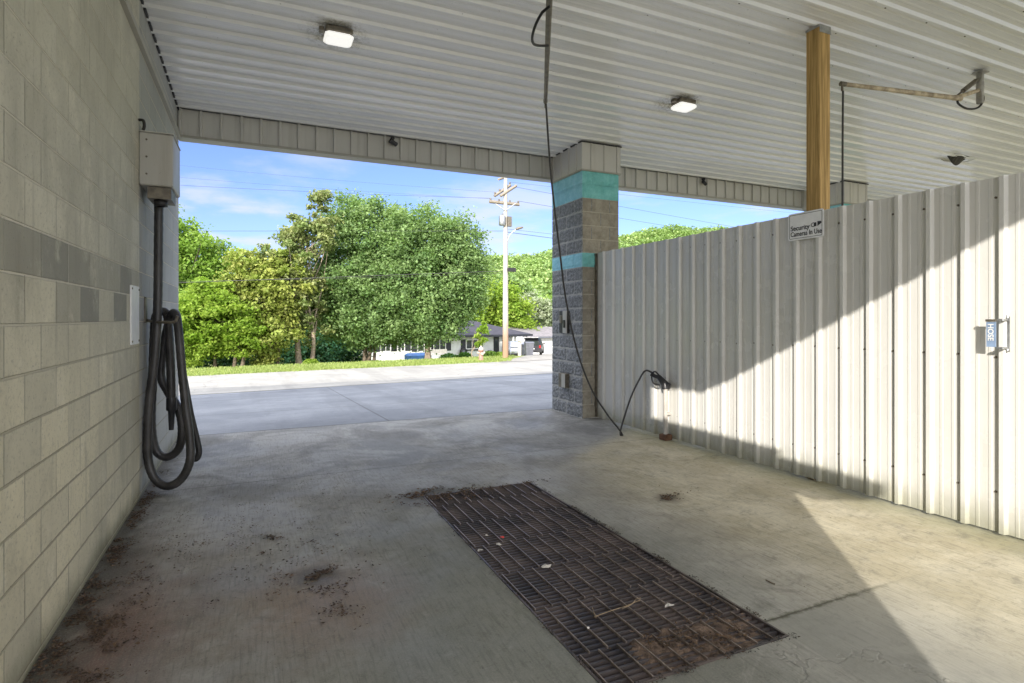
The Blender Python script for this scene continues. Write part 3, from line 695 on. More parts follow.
h = MB()
run = [(159,192,4.86),(158.5,240,4.86),(158,290,4.84),(157,325,4.82),(154.5,360,4.80),(149.5,400,4.78),(147.5,435,4.77),(148.5,462,4.77),(156,480,4.77),(169,486,4.78),(182,478,4.80),(190,460,4.82),(189.5,435,4.84),(185.5,405,4.86),(182,370,4.88),(179,335,4.90),(176.5,316,4.94),
       (173,313,5.02),(169.5,320,5.06),(164,345,5.05),(161,375,5.05),(168,392,5.05),(178,408,5.05),(182,428,5.04),(179,448,5.03),(167,457,5.02),(156,450,5.0),(151.5,425,4.98),(152.5,385,4.96),(154,340,4.95),(155.5,318,4.97),(160,312,5.04),(165,312,5.08),(168,320,5.06),(170,350,5.0),(171,380,4.96),(171.5,402,4.96)]
pts = smooth_path([at_d(*q) for q in run], 9)
lo = min(q.z for q in pts)
pts = [Vector((q.x, q.y, max(q.z, .045))) for q in pts]
rr = [.034+(.0018 if i % 2 else 0) for i in range(len(pts))]
vh = thing('vacuum_hose', 'thick black vacuum hose hanging in loops from the hook on the block wall', 'vacuum hose', at_d(165, 400, 4.9))
h.tube(pts, rr, 14); h.build('hose', M['hose'], vh)
h = MB(); run = [(181,360,5.0),(186,388,5.02),(191,415,5.04),(197,440,5.06),(199,452,5.06),(196,459,5.05),(190,455,5.03)]
h.tube(smooth_path([at_d(*q) for q in run], 8), .026, 12); h.build('hose_end', M['black'], vh)
a, b_, c_ = at_d(171.5, 398, 4.95), at_d(171.5, 410, 4.94), at_d(171.3, 430, 4.93)
h = MB(); h.tube([a, b_, b_+Vector((0,0,-.01)), c_], [.042, .042, .028, .019], 14); h.build('nozzle', M['bplast'], vh)
pl = thing('wall_notice', 'narrow white notice panel fixed to the block wall beside the vacuum hose', 'notice', (WX, 5.24, 1.28))
b = MB(); b.box(WX+.002, WX+.014, 5.08, 5.39, 1.275, 1.73); b.build('panel', M['signw'], pl)
for zz in (1.30, 1.705):
    for yy in (5.10, 5.37): b = MB(); b.tube([(WX+.014, yy, zz), (WX+.019, yy, zz)], .008, 8); b.build('screw', M['steel'], pl)
cbt = at_d(140.5, 121, 5.0)
b = MB(); b.tube(smooth_path([(WX+.005, 5.44, 3.09), (WX+.035, 5.43, 3.085), (WX+.04, 5.45, 3.05), (WX+.03, 5.46, 3.015)], 5), .012, 8)
o = b.build('cable_stub', M['black']); tag(o, 'short black cable stub entering the block wall above the beige box', 'cable')

# column boxes
cb = thing('switch_box', 'open switch box at chest height on the grey column face', 'switch box', (4.38, 7.6, 1.25))
b = MB(); b.bbox(4.33, 4.385, 7.48, 7.73, 1.25, 1.59, .006); b.build('case', M['black'], cb)
b = MB(); b.box(4.318, 4.329, 7.48, 7.60, 1.25, 1.59); b.build('cover', M['boxm'], cb)
b = MB(); b.bbox(4.30, 4.317, 7.515, 7.565, 1.33, 1.45, .004); b.build('switch', M['bplast'], cb)
b = MB(); b.bbox(4.305, 4.329, 7.61, 7.68, 1.40, 1.52, .004); b.build('breaker', M['steel'], cb)
cb = thing('outlet_box', 'small grey outlet box low on the grey column face', 'outlet box', (4.38, 7.6, .41))
b = MB(); b.bbox(4.31, 4.385, 7.50, 7.72, .41, .63, .008); b.build('case', M['steel'], cb)
b = MB(); b.box(4.298, 4.308, 7.50, 7.60, .42, .62); b.build('cover', M['boxm'], cb)

# ================================================================== METAL FENCE
fe = thing('metal_fence', 'tall ribbed off-white sheet metal fence dividing the bays', 'fence', (FENX+.05, 2.5, 0))
P = ribbed(-3.2, 7.11, 0, .030, .050, .0028, .014, .027)
seams = [-3.2]; 
nz = 5; FT = 2.443
m_ = MB(); zs = [.02+(FT-.02)*i/nz for i in range(nz+1)]
m_.add([(FENX-b, a, z) for z in zs for a, b in P], [(j*len(P)+i, j*len(P)+i+1, (j+1)*len(P)+i+1, (j+1)*len(P)+i) for j in range(nz) for i in range(len(P)-1)])
m_.build('sheet', M['fence'], fe)
m_ = MB(); Pb = P
m_.add([(FENX+.004-b, a, z) for z in (.021, FT-.001) for a, b in Pb], [(i, i+1, len(P)+i+1, len(P)+i) for i in range(len(P)-1)])
m_.build('sheet_back', M['fence'], fe)
for z0 in (.12, 1.15, 2.22):
    m_ = MB(); m_.box(FENX+.01, FENX+.048, -3.2, 7.1, z0, z0+.14); m_.build('rail', M['wood'], fe)
m_ = MB(); m_.box(FENX-.03, FENX-.003, 7.085, 7.128, .02, FT-.01); m_.build('end_trim', M['steel'], fe)
# screws: one mesh, copied
sc0 = None
for z0 in (.30, 1.22, 2.30):
    for k in range(0, 32):
        yy = .050+PITCH*k+.044
        if yy > 7.05: continue
        if sc0 is None:
            s_ = MB(); s_.lathe((0,0,0), [(.0085, -.0), (.0085, -.002), (.0055, -.003), (.0055, -.007), (.0005, -.0075)], 8, 0, 'x')
            sc0 = s_.build('screw', M['steel'], fe, local=True); o = sc0
        else: o = sc0.copy(); COL.objects.link(o)
        o.location = (FENX-.0005-WORLD[fe.name].x, yy-WORLD[fe.name].y, z0+random.uniform(-.008, .008))

ps = thing('wooden_post', 'square treated timber post rising from behind the fence to the ceiling', 'post', (4.74, 3.50, 0))
px_ = 4.66; ZC = zc(3.55)
m_ = MB(); m_.bbox(px_, px_+.14, 3.507, 3.647, 0, ZC-.024, .004); m_.build('timber', M['wood'], ps)
m_ = MB(); m_.box(px_-.004, px_+.143, 3.502, 3.506, ZC-.10, ZC-.03); m_.box(px_-.004, px_-.001, 3.506, 3.65, ZC-.05, ZC-.03); m_.build('metal_bracket', M['galv'], ps)

sg = thing('security_sign', 'white sign reading Security Cameras In Use on top edge of the fence', 'sign', (4.58, 3.63, 2.2))
y0, y1 = 3.41, 3.775; z0, z1 = 2.202, 2.452; SX = FENX-.034
def rrect(ya, yb, za, zb, r, n=5):
    pts = []
    for (cy, cz, a0) in ((yb-r, zb-r, 0), (ya+r, zb-r, 90), (ya+r, za+r, 180), (yb-r, za+r, 270)):
        for i in range(n+1): q = R(a0+90*i/n); pts.append((cy+r*math.cos(q), cz+r*math.sin(q)))
    return pts
m_ = MB(); m_.prism(rrect(y0, y1, z0, z1, .02), SX-.005, SX, 'x'); m_.build('panel', M['signw'], sg)
m_ = MB(); A = rrect(y0+.014, y1-.014, z0+.014, z1-.014, .012); B = rrect(y0+.018, y1-.018, z0+.018, z1-.018, .009); nn = len(A)
m_.add([(SX-.0062, a, b) for a, b in A+B], [(i, (i+1) % nn, nn+(i+1) % nn, nn+i) for i in range(nn)]); m_.build('border', M['ink'], sg)
def text(body, size, loc, name, mat, parent, rot=(R(90), 0, R(-90)), xs=1.0, align='LEFT', bold=.0):
    cu = bpy.data.curves.new(name, 'FONT'); cu.body = body; cu.size = size; cu.align_x = align; cu.offset = bold; cu.extrude = .0004
    o = bpy.data.objects.new(name, cu); COL.objects.link(o); o.data.materials.append(mat)
    o.parent = parent; w_ = WORLD[parent.name]; o.location = (loc[0]-w_.x, loc[1]-w_.y, loc[2]-w_.z); o.scale = (xs, 1, 1)
    me = bpy.data.meshes.new_from_object(o); o2 = bpy.data.objects.new(name, me); COL.objects.link(o2); o2.parent = parent; o2.location = o.location; o2.rotation_euler = rot; o2.scale = (xs, 1, 1)
    if not me.materials: me.materials.append(mat)
    bpy.data.objects.remove(o); return o2
text('Security', .062, (SX-.0068, y1-.028, z0+.090), 'lettering', M['ink'], sg, bold=.0010, xs=.98)
text('Cameras In Use', .062, (SX-.0068, y1-.028, z0+.036), 'lettering', M['ink'], sg, bold=.0010, xs=.80)
m_ = MB(); cy, cz = y0+.100, z0+.118                   # camera pictogram: lens ring and body
ring = [(cy+.026*math.cos(R(q)), cz+.020*math.sin(R(q))) for q in range(0, 360, 20)]; ring2 = [(cy+.019*math.cos(R(q)), cz+.013*math.sin(R(q))) for q in range(0, 360, 20)]
nn = len(ring); m_.add([(SX-.0064, a, b) for a, b in ring+ring2], [(i, (i+1) % nn, nn+(i+1) % nn, nn+i) for i in range(nn)])
m_.add([(SX-.0064, a, b) for a, b in [(cy-.004,cz-.018),(cy-.030,cz-.016),(cy-.030,cz+.018),(cy-.004,cz+.018)]], [(0,1,2,3)])
m_.add([(SX-.0064, a, b) for a, b in [(cy-.040,cz-.018),(cy-.080,cz+.006),(cy-.078,cz+.022),(cy-.040,cz+.026)]], [(0,1,2,3)])
m_.build('camera_symbol', M['ink'], sg)

# small blue clip sign
y = 2.135; zc = 1.48-(334-318)*3.9/566
cs = thing('fence_tag', 'small blue tag with white letters standing off the sunlit fence', 'tag', (FENX-.03, y, zc))
m_ = MB(); m_.box(FENX-.085, FENX-.079, y-.022, y+.032, zc-.085, zc+.085); m_.build('plate', M['blue'], cs)
m_ = MB(); m_.box(FENX-.092, FENX-.079, y-.024, y+.034, zc+.086, zc+.102); m_.build('top_clip', M['steel'], cs)
m_ = MB(); m_.bbox(FENX-.078, FENX-.004, y-.060, y-.026, zc-.10, zc-.085, .003); m_.bbox(FENX-.078, FENX-.004, y-.060, y-.026, zc+.09, zc+.105, .003)
m_.box(FENX-.011, FENX-.004, y-.065, y-.022, zc-.115, zc+.12); m_.build('bracket', M['galv'], cs)
for zz in (zc+.112, zc-.107): m_ = MB(); m_.lathe((FENX-.012, y-.043, zz), [(.020,0),(.020,-.004),(.008,-.007),(.0005,-.007)], 12, 0, 'x'); m_.build('washer', M['galv'], cs)
text('HOSE', .046, (FENX-.0862, y+.018+.004, zc+.072), 'lettering', M['white'], cs, rot=(R(90), R(90), R(-90)), bold=.001, xs=1.0)

# spray gun in its holder
gp = thing('gun_holder', 'pale upright pipe at the fence foot holding the spray gun', 'pipe holder', at_X(666, 440, FENX-.07))
g0 = at_X(665.5, 436, FENX-.065); g1 = at_X(665.0, 388, FENX-.065)
m_ = MB(); m_.tube([(g0.x, g0.y, .03), (g0.x, g0.y, g1.z)], .027, 14); m_.build('pipe', M['pipe'], gp)
m_ = MB(); m_.bbox(g0.x-.06, g0.x+.05, g0.y-.07, g0.y+.05, .002, .07, .006); m_.build('foot_bracket', M['rust'], gp)
m_ = MB(); m_.bbox(g0.x+.0, FENX-.006, g0.y-.034, g0.y+.034, .30, .33, .004); m_.build('pipe_clamp', M['pipe'], gp)
gu = thing('spray_gun', 'black trigger spray gun resting in the pale pipe holder', 'spray gun', (g0.x, g0.y, g1.z))
G = Vector((g0.x, g0.y, g1.z)); fw = Vector((-.35, .94, 0)).normalized()
m_ = MB(); m_.tube([G+Vector((0,0,-.25)), G+Vector((0,0,.05))], .017, 10); m_.build('lance', M['steel'], gu)
m_ = MB(); m_.tube([G+Vector((0,0,-.01)), G+fw*.01+Vector((0,0,.05)), G+fw*.06+Vector((0,0,.10)), G+fw*.10+Vector((0,0,.14))], [.045, .048, .036, .028], 12)
m_.tube([G-fw*.02+Vector((0,0,.01)), G-fw*.045+Vector((0,0,.06))], [.034, .028], 10); m_.build('body', M['bplast'], gu)
m_ = MB(); m_.tube(smooth_path([G+fw*.06+Vector((0,0,.12)), G+fw*.14+Vector((0,0,.19)), G+fw*.19+Vector((0,0,.15)), G+fw*.17+Vector((0,0,.05)), G+fw*.08+Vector((0,0,.03))], 5), .010, 8); m_.build('trigger_guard', M['bplast'], gu)
m_ = MB(); m_.tube([G+fw*.08+Vector((0,0,.12)), G+fw*.20+Vector((0,0,.15))], [.026, .020], 10); m_.build('handle', M['bplast'], gu)
m_ = MB(); m_.tube([G+fw*.10+Vector((0,0,.10)), G+fw*.14+Vector((0,0,.06))], [.008, .006], 6); m_.build('trigger', M['galv'], gu)

# ================================================================== FLOOR GRATE
gr = thing('drain_grate', 'long rusty steel drain grate set in the bay floor', 'drain grate', ((GX0+GX1)/2, (GY0+GY1)/2, 0))
m_ = MB()
for (a, b, c, d) in ((GX0+.001, GX0+.012, GY0, GY1), (GX1-.012, GX1-.001, GY0, GY1), (GX0+.012, GX1-.012, GY0+.001, GY0+.012), (GX0+.012, GX1-.012, GY1-.012, GY1-.001)): m_.box(a, b, c, d, -.05, .003)
m_.build('frame', M['grate'], gr)
m_ = MB(); yy = GY0+.03
while yy < GY1-.02:
    h_ = random.uniform(-.002, .001)
    m_.add([(GX0+.013, yy-.008, -.004+h_), (GX1-.013, yy-.008, -.004+h_), (GX1-.013, yy+.012, -.010+h_), (GX0+.013, yy+.012, -.010+h_),
            (GX0+.013, yy-.008, -.032), (GX1-.013, yy-.008, -.032), (GX1-.013, yy+.006, -.034), (GX0+.013, yy+.006, -.034)],
           [(0,1,2,3), (4,7,6,5), (0,4,5,1), (3,2,6,7), (0,3,7,4), (1,5,6,2)])
    yy += .037
m_.build('slats', M['grate'], gr)
m_ = MB(); rows = [1.875, 2.13, 2.56, 2.99, 3.42, 3.85, 4.28, 4.565]
for r_, (a, b) in enumerate(zip(rows[:-1], rows[1:])):
    xx = GX0+.03+(.05 if r_ % 2 else 0)
    while xx < GX1-.015:
        j = random.uniform(-.0007, .0007); m_.box(xx+j-.0028, xx+j+.0028, a+.006, b+.006, -.006, .0045+random.uniform(-.001, .001)); xx += .098
m_.build('rods', M['rod'], gr)

# mud, litter and scraps
def flakes(n, cx, cy, sx, sy, size, z=.004, clip=None, ang=0):
    out = []
    while len(out) < n:
        a, b = random.gauss(0, sx), random.gauss(0, sy); x = cx+a*math.cos(ang)-b*math.sin(ang); y = cy+a*math.sin(ang)+b*math.cos(ang)
        if clip and not clip(x, y): continue
        if MN.noise(Vector((x*7, y*7, 2)))+.6*MN.noise(Vector((x*19, y*19, 2))) < random.uniform(-.15, .45): continue
        out.append((x, y, z+random.random()*.008, size*random.uniform(.4, 1.5)))
    return out
def flake_mesh(fl_, name, mats, lab, cat, grate=False):
    m = MB()
    for (x, y, z, s_) in fl_:
        a = random.uniform(0, 6.28); l = s_*random.uniform(.6, 1.2); w_ = s_*random.uniform(.12, .55); ca, sa = math.cos(a), math.sin(a)
        def P_(u_, v_, h_): return (x+u_*ca-v_*sa, y+u_*sa+v_*ca, z+h_)
        m.add([P_(-l, 0, random.random()*.4*s_), P_(0, w_, random.random()*.5*s_), P_(l, 0, random.random()*.6*s_), P_(0, -w_, 0)], [(0,1,2), (0,2,3)], random.randrange(len(mats)))
    o = m.build(name, mats); tag(o, lab, cat, kind='stuff'); return o
ok = lambda x, y: x > WX+.01 and x < FENX-.03 and not (GX0 < x < GX1 and GY0 < y < GY1)
L7 = flakes(1500, .45, 5.0, .7, .6, .0045, clip=ok)+flakes(500, -.2, 3.6, .4, .8, .004, clip=ok)
m2 = simple('dry_leaf', (.14,.085,.045), .9, 0, .5, 20)
L1 = flakes(1500, -.64, 3.3, .10, .55, .0075, clip=ok)+flakes(3000, -.80, 3.7, .035, 1.3, .009, clip=ok)+flakes(1000, -.70, 2.95, .09, .28, .008, clip=ok)+flakes(450, -.3, 4.2, .30, .5, .007, clip=ok)
flake_mesh(L7, 'grit', [M['litter'], M['bark']], 'fine dark grit strewn over the floor between the wall and grate', 'grit')
flake_mesh(L1, 'leaf_litter', [M['litter'], m2, M['mud'], M['litter']], 'dark leaf litter and dirt scattered along the foot of the block wall', 'leaf litter')
L2 = flakes(350, .33, 3.38, .10, .06, .010, clip=ok)+flakes(220, .38, 3.05, .05, .13, .009, clip=ok)+flakes(260, .2, 3.8, .25, .28, .010, clip=ok)+flakes(330, .5, 4.9, .7, .5, .0065, clip=ok)+flakes(80, .15, 4.15, .06, .03, .011, clip=ok)
flake_mesh(L2, 'leaf_litter', [M['litter'], M['mud']], 'dark clumps of wet leaves in the middle of the floor left of the grate', 'leaf litter')
L3 = flakes(120, 3.1, 3.7, .07, .04, .012, clip=ok)+flakes(30, 3.25, 3.75, .12, .05, .008, clip=ok)+flakes(70, 2.9, 3.8, .9, 1.1, .006, clip=ok)
flake_mesh(L3, 'leaf_litter', [M['litter'], m2], 'small clump of dead leaves on the floor between the grate and fence', 'leaf litter')
L4 = flakes(700, 1.42, 4.50, .20, .09, .011, z=.004)+flakes(300, 1.35, 4.66, .16, .07, .012, clip=ok)+flakes(260, 1.9, 4.55, .25, .03, .010)
L4 = [q for q in L4 if q[1] < 4.85]
flake_mesh(L4, 'leaf_litter', [M['litter'], M['mud'], m2], 'damp leaf litter heaped over the far left corner of the grate', 'leaf litter')
# mud heaped between slats at the near right end
m_ = MB(); nx_, ny_ = 64, 44; r2 = random.Random(3); vs = []; 

for j in range(ny_+1):
    for i in range(nx_+1):
        x = GX0+.25+(GX1-.02-GX0-.25)*i/nx_; y = GY0+.015+.62*j/ny_
        dd = math.hypot((x-1.88)/.46, (y-2.0)/.26)+.5*MN.noise(Vector((x*6, y*6, 8))); e = max(0, 1-dd)
        vs.append((x, y, -.046+.038*min(1, e*2.2)+.014*MN.noise(Vector((x*9, y*9, 0)))+.010*MN.noise(Vector((x*30, y*30, 3)))+.005*MN.noise(Vector((x*80, y*80, 3)))-(.0 if e > 0 else .03)))
m_.add(vs, [(j*(nx_+1)+i, j*(nx_+1)+i+1, (j+1)*(nx_+1)+i+1, (j+1)*(nx_+1)+i) for j in range(ny_) for i in range(nx_)], 0, True)
o = m_.build('mud', M['mud']); tag(o, 'brown mud clogging the near right end of the drain grate', 'mud', kind='stuff')
L5 = flakes(420, 1.9, 2.04, .18, .08, .010, z=.004)+flakes(120, 2.1, 2.1, .1, .15, .007, z=0.003)
L5 = [q for q in L5 if GX0 < q[0] < GX1-.01 and GY0+.01 < q[1] < 2.6]
flake_mesh(L5, 'leaf_litter', [M['mud'], m2, M['litter']], 'brown leaf scraps on the mud at the near end of the grate', 'leaf litter')
L6 = flakes(900, GX0-.002, 3.2, .008, .9, .0045)+flakes(1300, GX1+.003, 3.2, .009, .9, .005)+flakes(250, 1.77, GY0-.005, .35, .012, .007)
L6 = [q for q in L6 if GX0-.06 < q[0] < GX1+.06 and GY0-.04 < q[1] < GY1+.04]
flake_mesh(L6, 'grit', [M['litter'], M['pit']], 'dark grit packed along the rim of the drain grate', 'grit')
def scrap(u, v, s_, label, name='paper_scrap', mat='paper', cat='paper scrap', group='litter lying on the grate'):
    q_ = at_Z(u, v, .006); m = MB(); n_ = 9; pts = [(0, 0, .012)]
    for i in range(n_):
        a = 2*math.pi*i/n_; r_ = s_*random.uniform(.55, 1.1); pts.append((r_*math.cos(a)*1.3, r_*math.sin(a)*.8, random.uniform(0, .012)))
    m.add([(q_.x+a, q_.y+b, q_.z+c) for a, b, c in pts], [(0, 1+i, 1+(i+1) % n_) for i in range(n_)])
    o = m.build(name, M[mat]); tag(o, label, cat, group)
scrap(546, 567, .028, 'white paper scrap near the middle of the grate, largest on its left half')
scrap(669, 606, .026, 'crumpled pale paper scrap on the right half of the grate')
scrap(481, 551, .018, 'pale paper scrap at the left rim of the grate')
scrap(499, 545, .020, 'yellowish paper scrap beside the red scrap on the grate')
scrap(588, 629, .009, 'tiny white fleck on the grate, nearest the left rim')
scrap(487, 536, .010, 'small pale fleck left of the red scrap on the grate')
scrap(502, 538, .012, 'small bright red plastic scrap on the far half of the grate', 'plastic_scrap', 'red', 'plastic scrap')
tw = MB(); tw.tube(smooth_path([at_Z(u, v, .008) for u, v in ((594,617),(610,611),(626,606),(640,600))], 4), .0022, 5); tw.tube(smooth_path([at_Z(u, v, .010) for u, v in ((596,618),(592,607))], 3), .002, 5)
tw.tube(smooth_path([at_Z(u, v, .012) for u, v in ((622,609),(632,604),(636,599),(641,598))], 3), .0018, 5)
o = tw.build('dry_twig', M['twig']); tag(o, 'thin pale dry twig lying across the middle of the grate', 'twig')
tw = MB(); tw.tube(smooth_path([at_Z(u, v, .006) for u, v in ((766,580),(772,583),(775,584))], 3), .004, 6)
o = tw.build('dry_twig', M['bark']); tag(o, 'short dark twig on the floor right of the grate', 'twig')

# ================================================================== TREES
def tree(name, label, kind, u, d, crown, trunk_r, leafmat, n_leaf, size, bark='bark', group='trees beyond the road', trunks=None, gap=.0, clump=.55, base_v=None, flat=.75, cat='tree', limbs=9):
    """crown: list of lobes (du_px, v_px, ru_px, rv_px, depth_off) measured at the tree's distance d"""
    b = at_d(u, 360, d); bz = tz(b.x, b.y); b.z = bz
    t = thing(name, label, cat, b, group=group)
    sc = d/F; rt = Vector((CT, -ST, 0)); fw = Vector((ST, CT, 0))
    lobes = []
    for (uu, vv, ru, rv, off) in crown:
        c = b+rt*((uu-u)*sc)+fw*off; c.z = CH-(vv-HZ)*sc; lobes.append((c, ru*sc, rv*sc))
    tot = sum((r*r*h)**(2/3) for _, r, h in lobes); centers = []; P = []; T = []
    for (c, r, h) in lobes:
        share = (r*r*h)**(2/3)/tot; ncl = max(6, int(share*n_leaf/95))
        for _ in range(ncl):
            dv = Vector(rng.normal(size=3)); dv.normalize(); rad = (1-gap*rng.random())*rng.uniform(.35, 1.0)**.45
            rad *= 1+(.15 if name == 'maple_tree' else .26)*MN.noise(dv*2.3+c)+.10*MN.noise(dv*5.5+c)
            cc = c+Vector((dv.x*r*rad, dv.y*r*rad, dv.z*h*rad)); cr = clump*rng.uniform(.6, 1.35)
            centers.append(cc); k = int(95*rng.uniform(.6, 1.4))
            g = rng.normal(size=(k, 3))*np.array([cr, cr, cr*flat])*.55
            P.append(g+np.array(cc)); tt = rng.random()
            shade = np.clip(.5-g[:, 2]/(cr*1.4)+(.35 if rad < .7 else 0)+rng.normal(0, .12, k), 0, 1)  # painted shade: leaves darker low in a clump and inside the crown
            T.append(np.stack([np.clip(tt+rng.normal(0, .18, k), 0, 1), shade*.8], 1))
    P = np.concatenate(P); T = np.concatenate(T); zmin = bz+.15; kk = P[:, 2] > zmin; P = P[kk]; T = T[kk]
    P -= np.array(b)
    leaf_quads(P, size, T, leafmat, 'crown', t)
    top = max(c.z+h for c, r, h in lobes)
    for k, (tu, tr) in enumerate(trunks or [(u, trunk_r)]):
        m = MB(); b0 = b+rt*((tu-u)*sc); b0.z = tz(b0.x, b0.y)-.05
        c0 = lobes[0][0]; H = (top-bz)*.72
        pts = [b0, b0+Vector((random.uniform(-.1,.1), random.uniform(-.1,.1), H*.25)), b0.lerp(Vector((c0.x, c0.y, bz+H*.6)), .5)+Vector((0,0,H*.25)), Vector((b0.x*.4+c0.x*.6, b0.y*.4+c0.y*.6, bz+H))]
        sp = smooth_path(pts, 5); m.tube(sp, [tr*(1.35 if i == 0 else 1)*(1-.82*i/len(sp)) for i in range(len(sp))], 9)
        for _ in range(limbs):
            i = random.randint(int(len(sp)*.3), len(sp)-2); e = Vector(centers[random.randrange(len(centers))]); s0 = sp[i]
            md = s0.lerp(e, .5)+Vector((random.uniform(-.3,.3), random.uniform(-.3,.3), random.uniform(0,.4)))
            r0 = tr*(1-.82*i/len(sp))*.55; m.tube([s0, md, e], [r0, r0*.5, r0*.12], 6)
        m.build('trunk', M[bark], t)
    return t
tree('maple_tree', 'dense dark green maple, tallest and left of the two rounded trees before the house', 'm', 366, 34,
     [(362,268,52,68,0),(345,300,34,42,-.5),(352,232,38,36,.5),(385,240,40,40,0),(380,296,42,42,-1),(328,288,20,42,0),(366,322,44,24,-.5)], .30, LEAF['maple'], 76000, .17, bark='bark', trunks=[(365,.15),(369,.12),(374,.1)])
tree('maple_tree', 'wide dark green maple with a pale orange trunk, right of the two rounded trees', 'm', 428, 33,
     [(430,272,52,60,0),(412,250,44,46,.5),(452,280,38,46,0),(452,252,32,36,0),(414,314,44,28,-.6),(467,284,22,32,0),(433,324,34,20,-.5),(400,300,40,44,.5)], .19, LEAF['maple'], 80000, .17, bark='barkl')
tree('magnolia_tree', 'tall thin-topped magnolia with brownish olive leaves left of the maples', 'g', 299, 31,
     [(303,268,28,52,0),(318,215,13,26,0),(296,222,15,14,0),(300,240,20,20,0),(328,236,14,34,0),(286,236,8,8,0),(282,262,24,36,-.5),(305,310,32,40,0),(322,196,10,9,0)], .2, LEAF['magn'], 15000, .20, bark='barkl', gap=.65, clump=.33, flat=.6, limbs=22, trunks=[(299,.18),(312,.13)])
tree('olive_tree', 'bushy olive and yellowish tree between the magnolia and the lime green tree', 'o', 268, 30,
     [(262,300,32,46,0),(250,272,22,26,0),(283,290,24,40,0),(240,300,18,32,0),(268,335,34,24,-.4)], .16, LEAF['olive'], 26000, .2, gap=.2, clump=.42, trunks=[(262,.12),(270,.14),(277,.1)], limbs=14)
tree('broadleaf_tree', 'large bright green tree at far left beside the block wall edge', 'l', 176, 36,
     [(178,282,46,70,0),(205,262,30,34,0),(195,300,42,46,0),(160,250,40,50,0),(222,275,20,26,0)], .3, LEAF['bright'], 42000, .21, gap=.15)
tree('small_tree', 'low yellow-green spreading tree at the left of the verge', 'y', 224, 28,
     [(212,320,36,36,0),(196,340,26,26,-.3),(232,325,24,32,0),(208,298,22,20,0),(185,330,22,34,0),(245,338,16,22,0)], .13, LEAF['lime'], 30000, .17, gap=.1, clump=.4, flat=.5, trunks=[(234,.1),(242,.11),(216,.08)])
tree('young_tree', 'slender young tree by the fire hydrant', 's', 473, 29, [(482,333,4.5,9,0),(479,341,5,7,0),(484,326,2,5,0)], .035, LEAF['lime'], 800, .12, bark='barkl', clump=.13, limbs=5)
tree('dark_tree', 'dark green tree standing behind the gap beside the magnolia', 'd', 325, 52, [(322,335,34,26,0),(345,340,26,22,0),(300,340,26,24,0),(280,344,24,18,0)], .2, LEAF['dark'], 14000, .28, clump=.7)
tree('dark_tree', 'dark green tree closing the view behind the lime green tree', 'd', 215, 50, [(215,338,40,26,0),(180,335,40,30,0),(250,340,34,22,0)], .2, LEAF['dark'], 12000, .28, clump=.7)
tree('lime_tree', 'yellow-green tree rising behind the house roof', 'y', 500, 72, [(500,310,22,26,0),(486,305,16,20,0),(516,318,16,20,0),(474,320,14,16,0)], .25, LEAF['lime'], 15000, .42, clump=.9)
tree('broadleaf_tree', 'dark green tree behind the roof right of the utility pole', 'd', 520, 84, [(519,302,12,22,0),(507,292,12,18,0),(525,318,10,18,0)], .25, LEAF['maple'], 10000, .45, clump=.9)
tree('willow_tree', 'silvery pale green tree behind the garage', 'w', 538, 78, [(538,318,16,20,0),(530,308,11,14,0),(548,322,14,18,0),(560,318,16,20,0)], .25, LEAF['willow'], 13000, .40, clump=.8)
tree('broadleaf_tree', 'mid green tree hidden mostly behind the block column', 'b', 585, 80, [(585,300,30,34,0),(615,306,26,28,0)], .25, LEAF['bright'], 14000, .45, clump=.9)
# a leafy band of trees along the foot of the hill, then the wood on the slopes
def wood(name, label, pts, rad, nq, size, mat):
    P = []; T = []
    for (x, y, r) in pts:
        z = tz(x, y); g = rng.normal(size=(nq, 3)); g /= np.linalg.norm(g, axis=1, keepdims=True); g[:, 2] = np.abs(g[:, 2])*1.1-.25
        g *= rng.uniform(.75, 1.1, (nq, 1)); P.append(g*r+np.array([x, y, z+r*.75])); t0 = rng.random()
        T.append(np.stack([np.clip(t0+rng.normal(0, .2, nq), 0, 1), np.clip(.55-g[:, 2]*.6+rng.normal(0, .15, nq)+(.3 if rng.random() < .2 else 0), 0, 1)], 1))  # second channel paints shade on the lower side of each crown
    o = leaf_quads(np.concatenate(P), size, np.concatenate(T), mat, name, up=.8, aspect=.8); tag(o, label, 'woodland', kind='stuff')
pts = []
while len(pts) < 2900:
    x = rng.uniform(30, 420); s = rng.uniform(150, 300); r_ = x/(s+.117*x)
    if r_ < .22 or r_ > 1.35: continue
    pts.append((x, s+.117*x, rng.uniform(2.8, 5.2)))
wood('hillside_wood', 'green wood covering the hill behind the houses', pts, 4, 75, 1.35, LEAF['hill'])
pts = []
for i in range(110):
    x = rng.uniform(-60, 210); s = rng.uniform(98, 140); pts.append((x, s+.117*x, rng.uniform(3.0, 5.5)))
wood('treeline', 'mixed green belt of trees at the foot of the hill', pts, 4, 330, .75, LEAF['bright'])

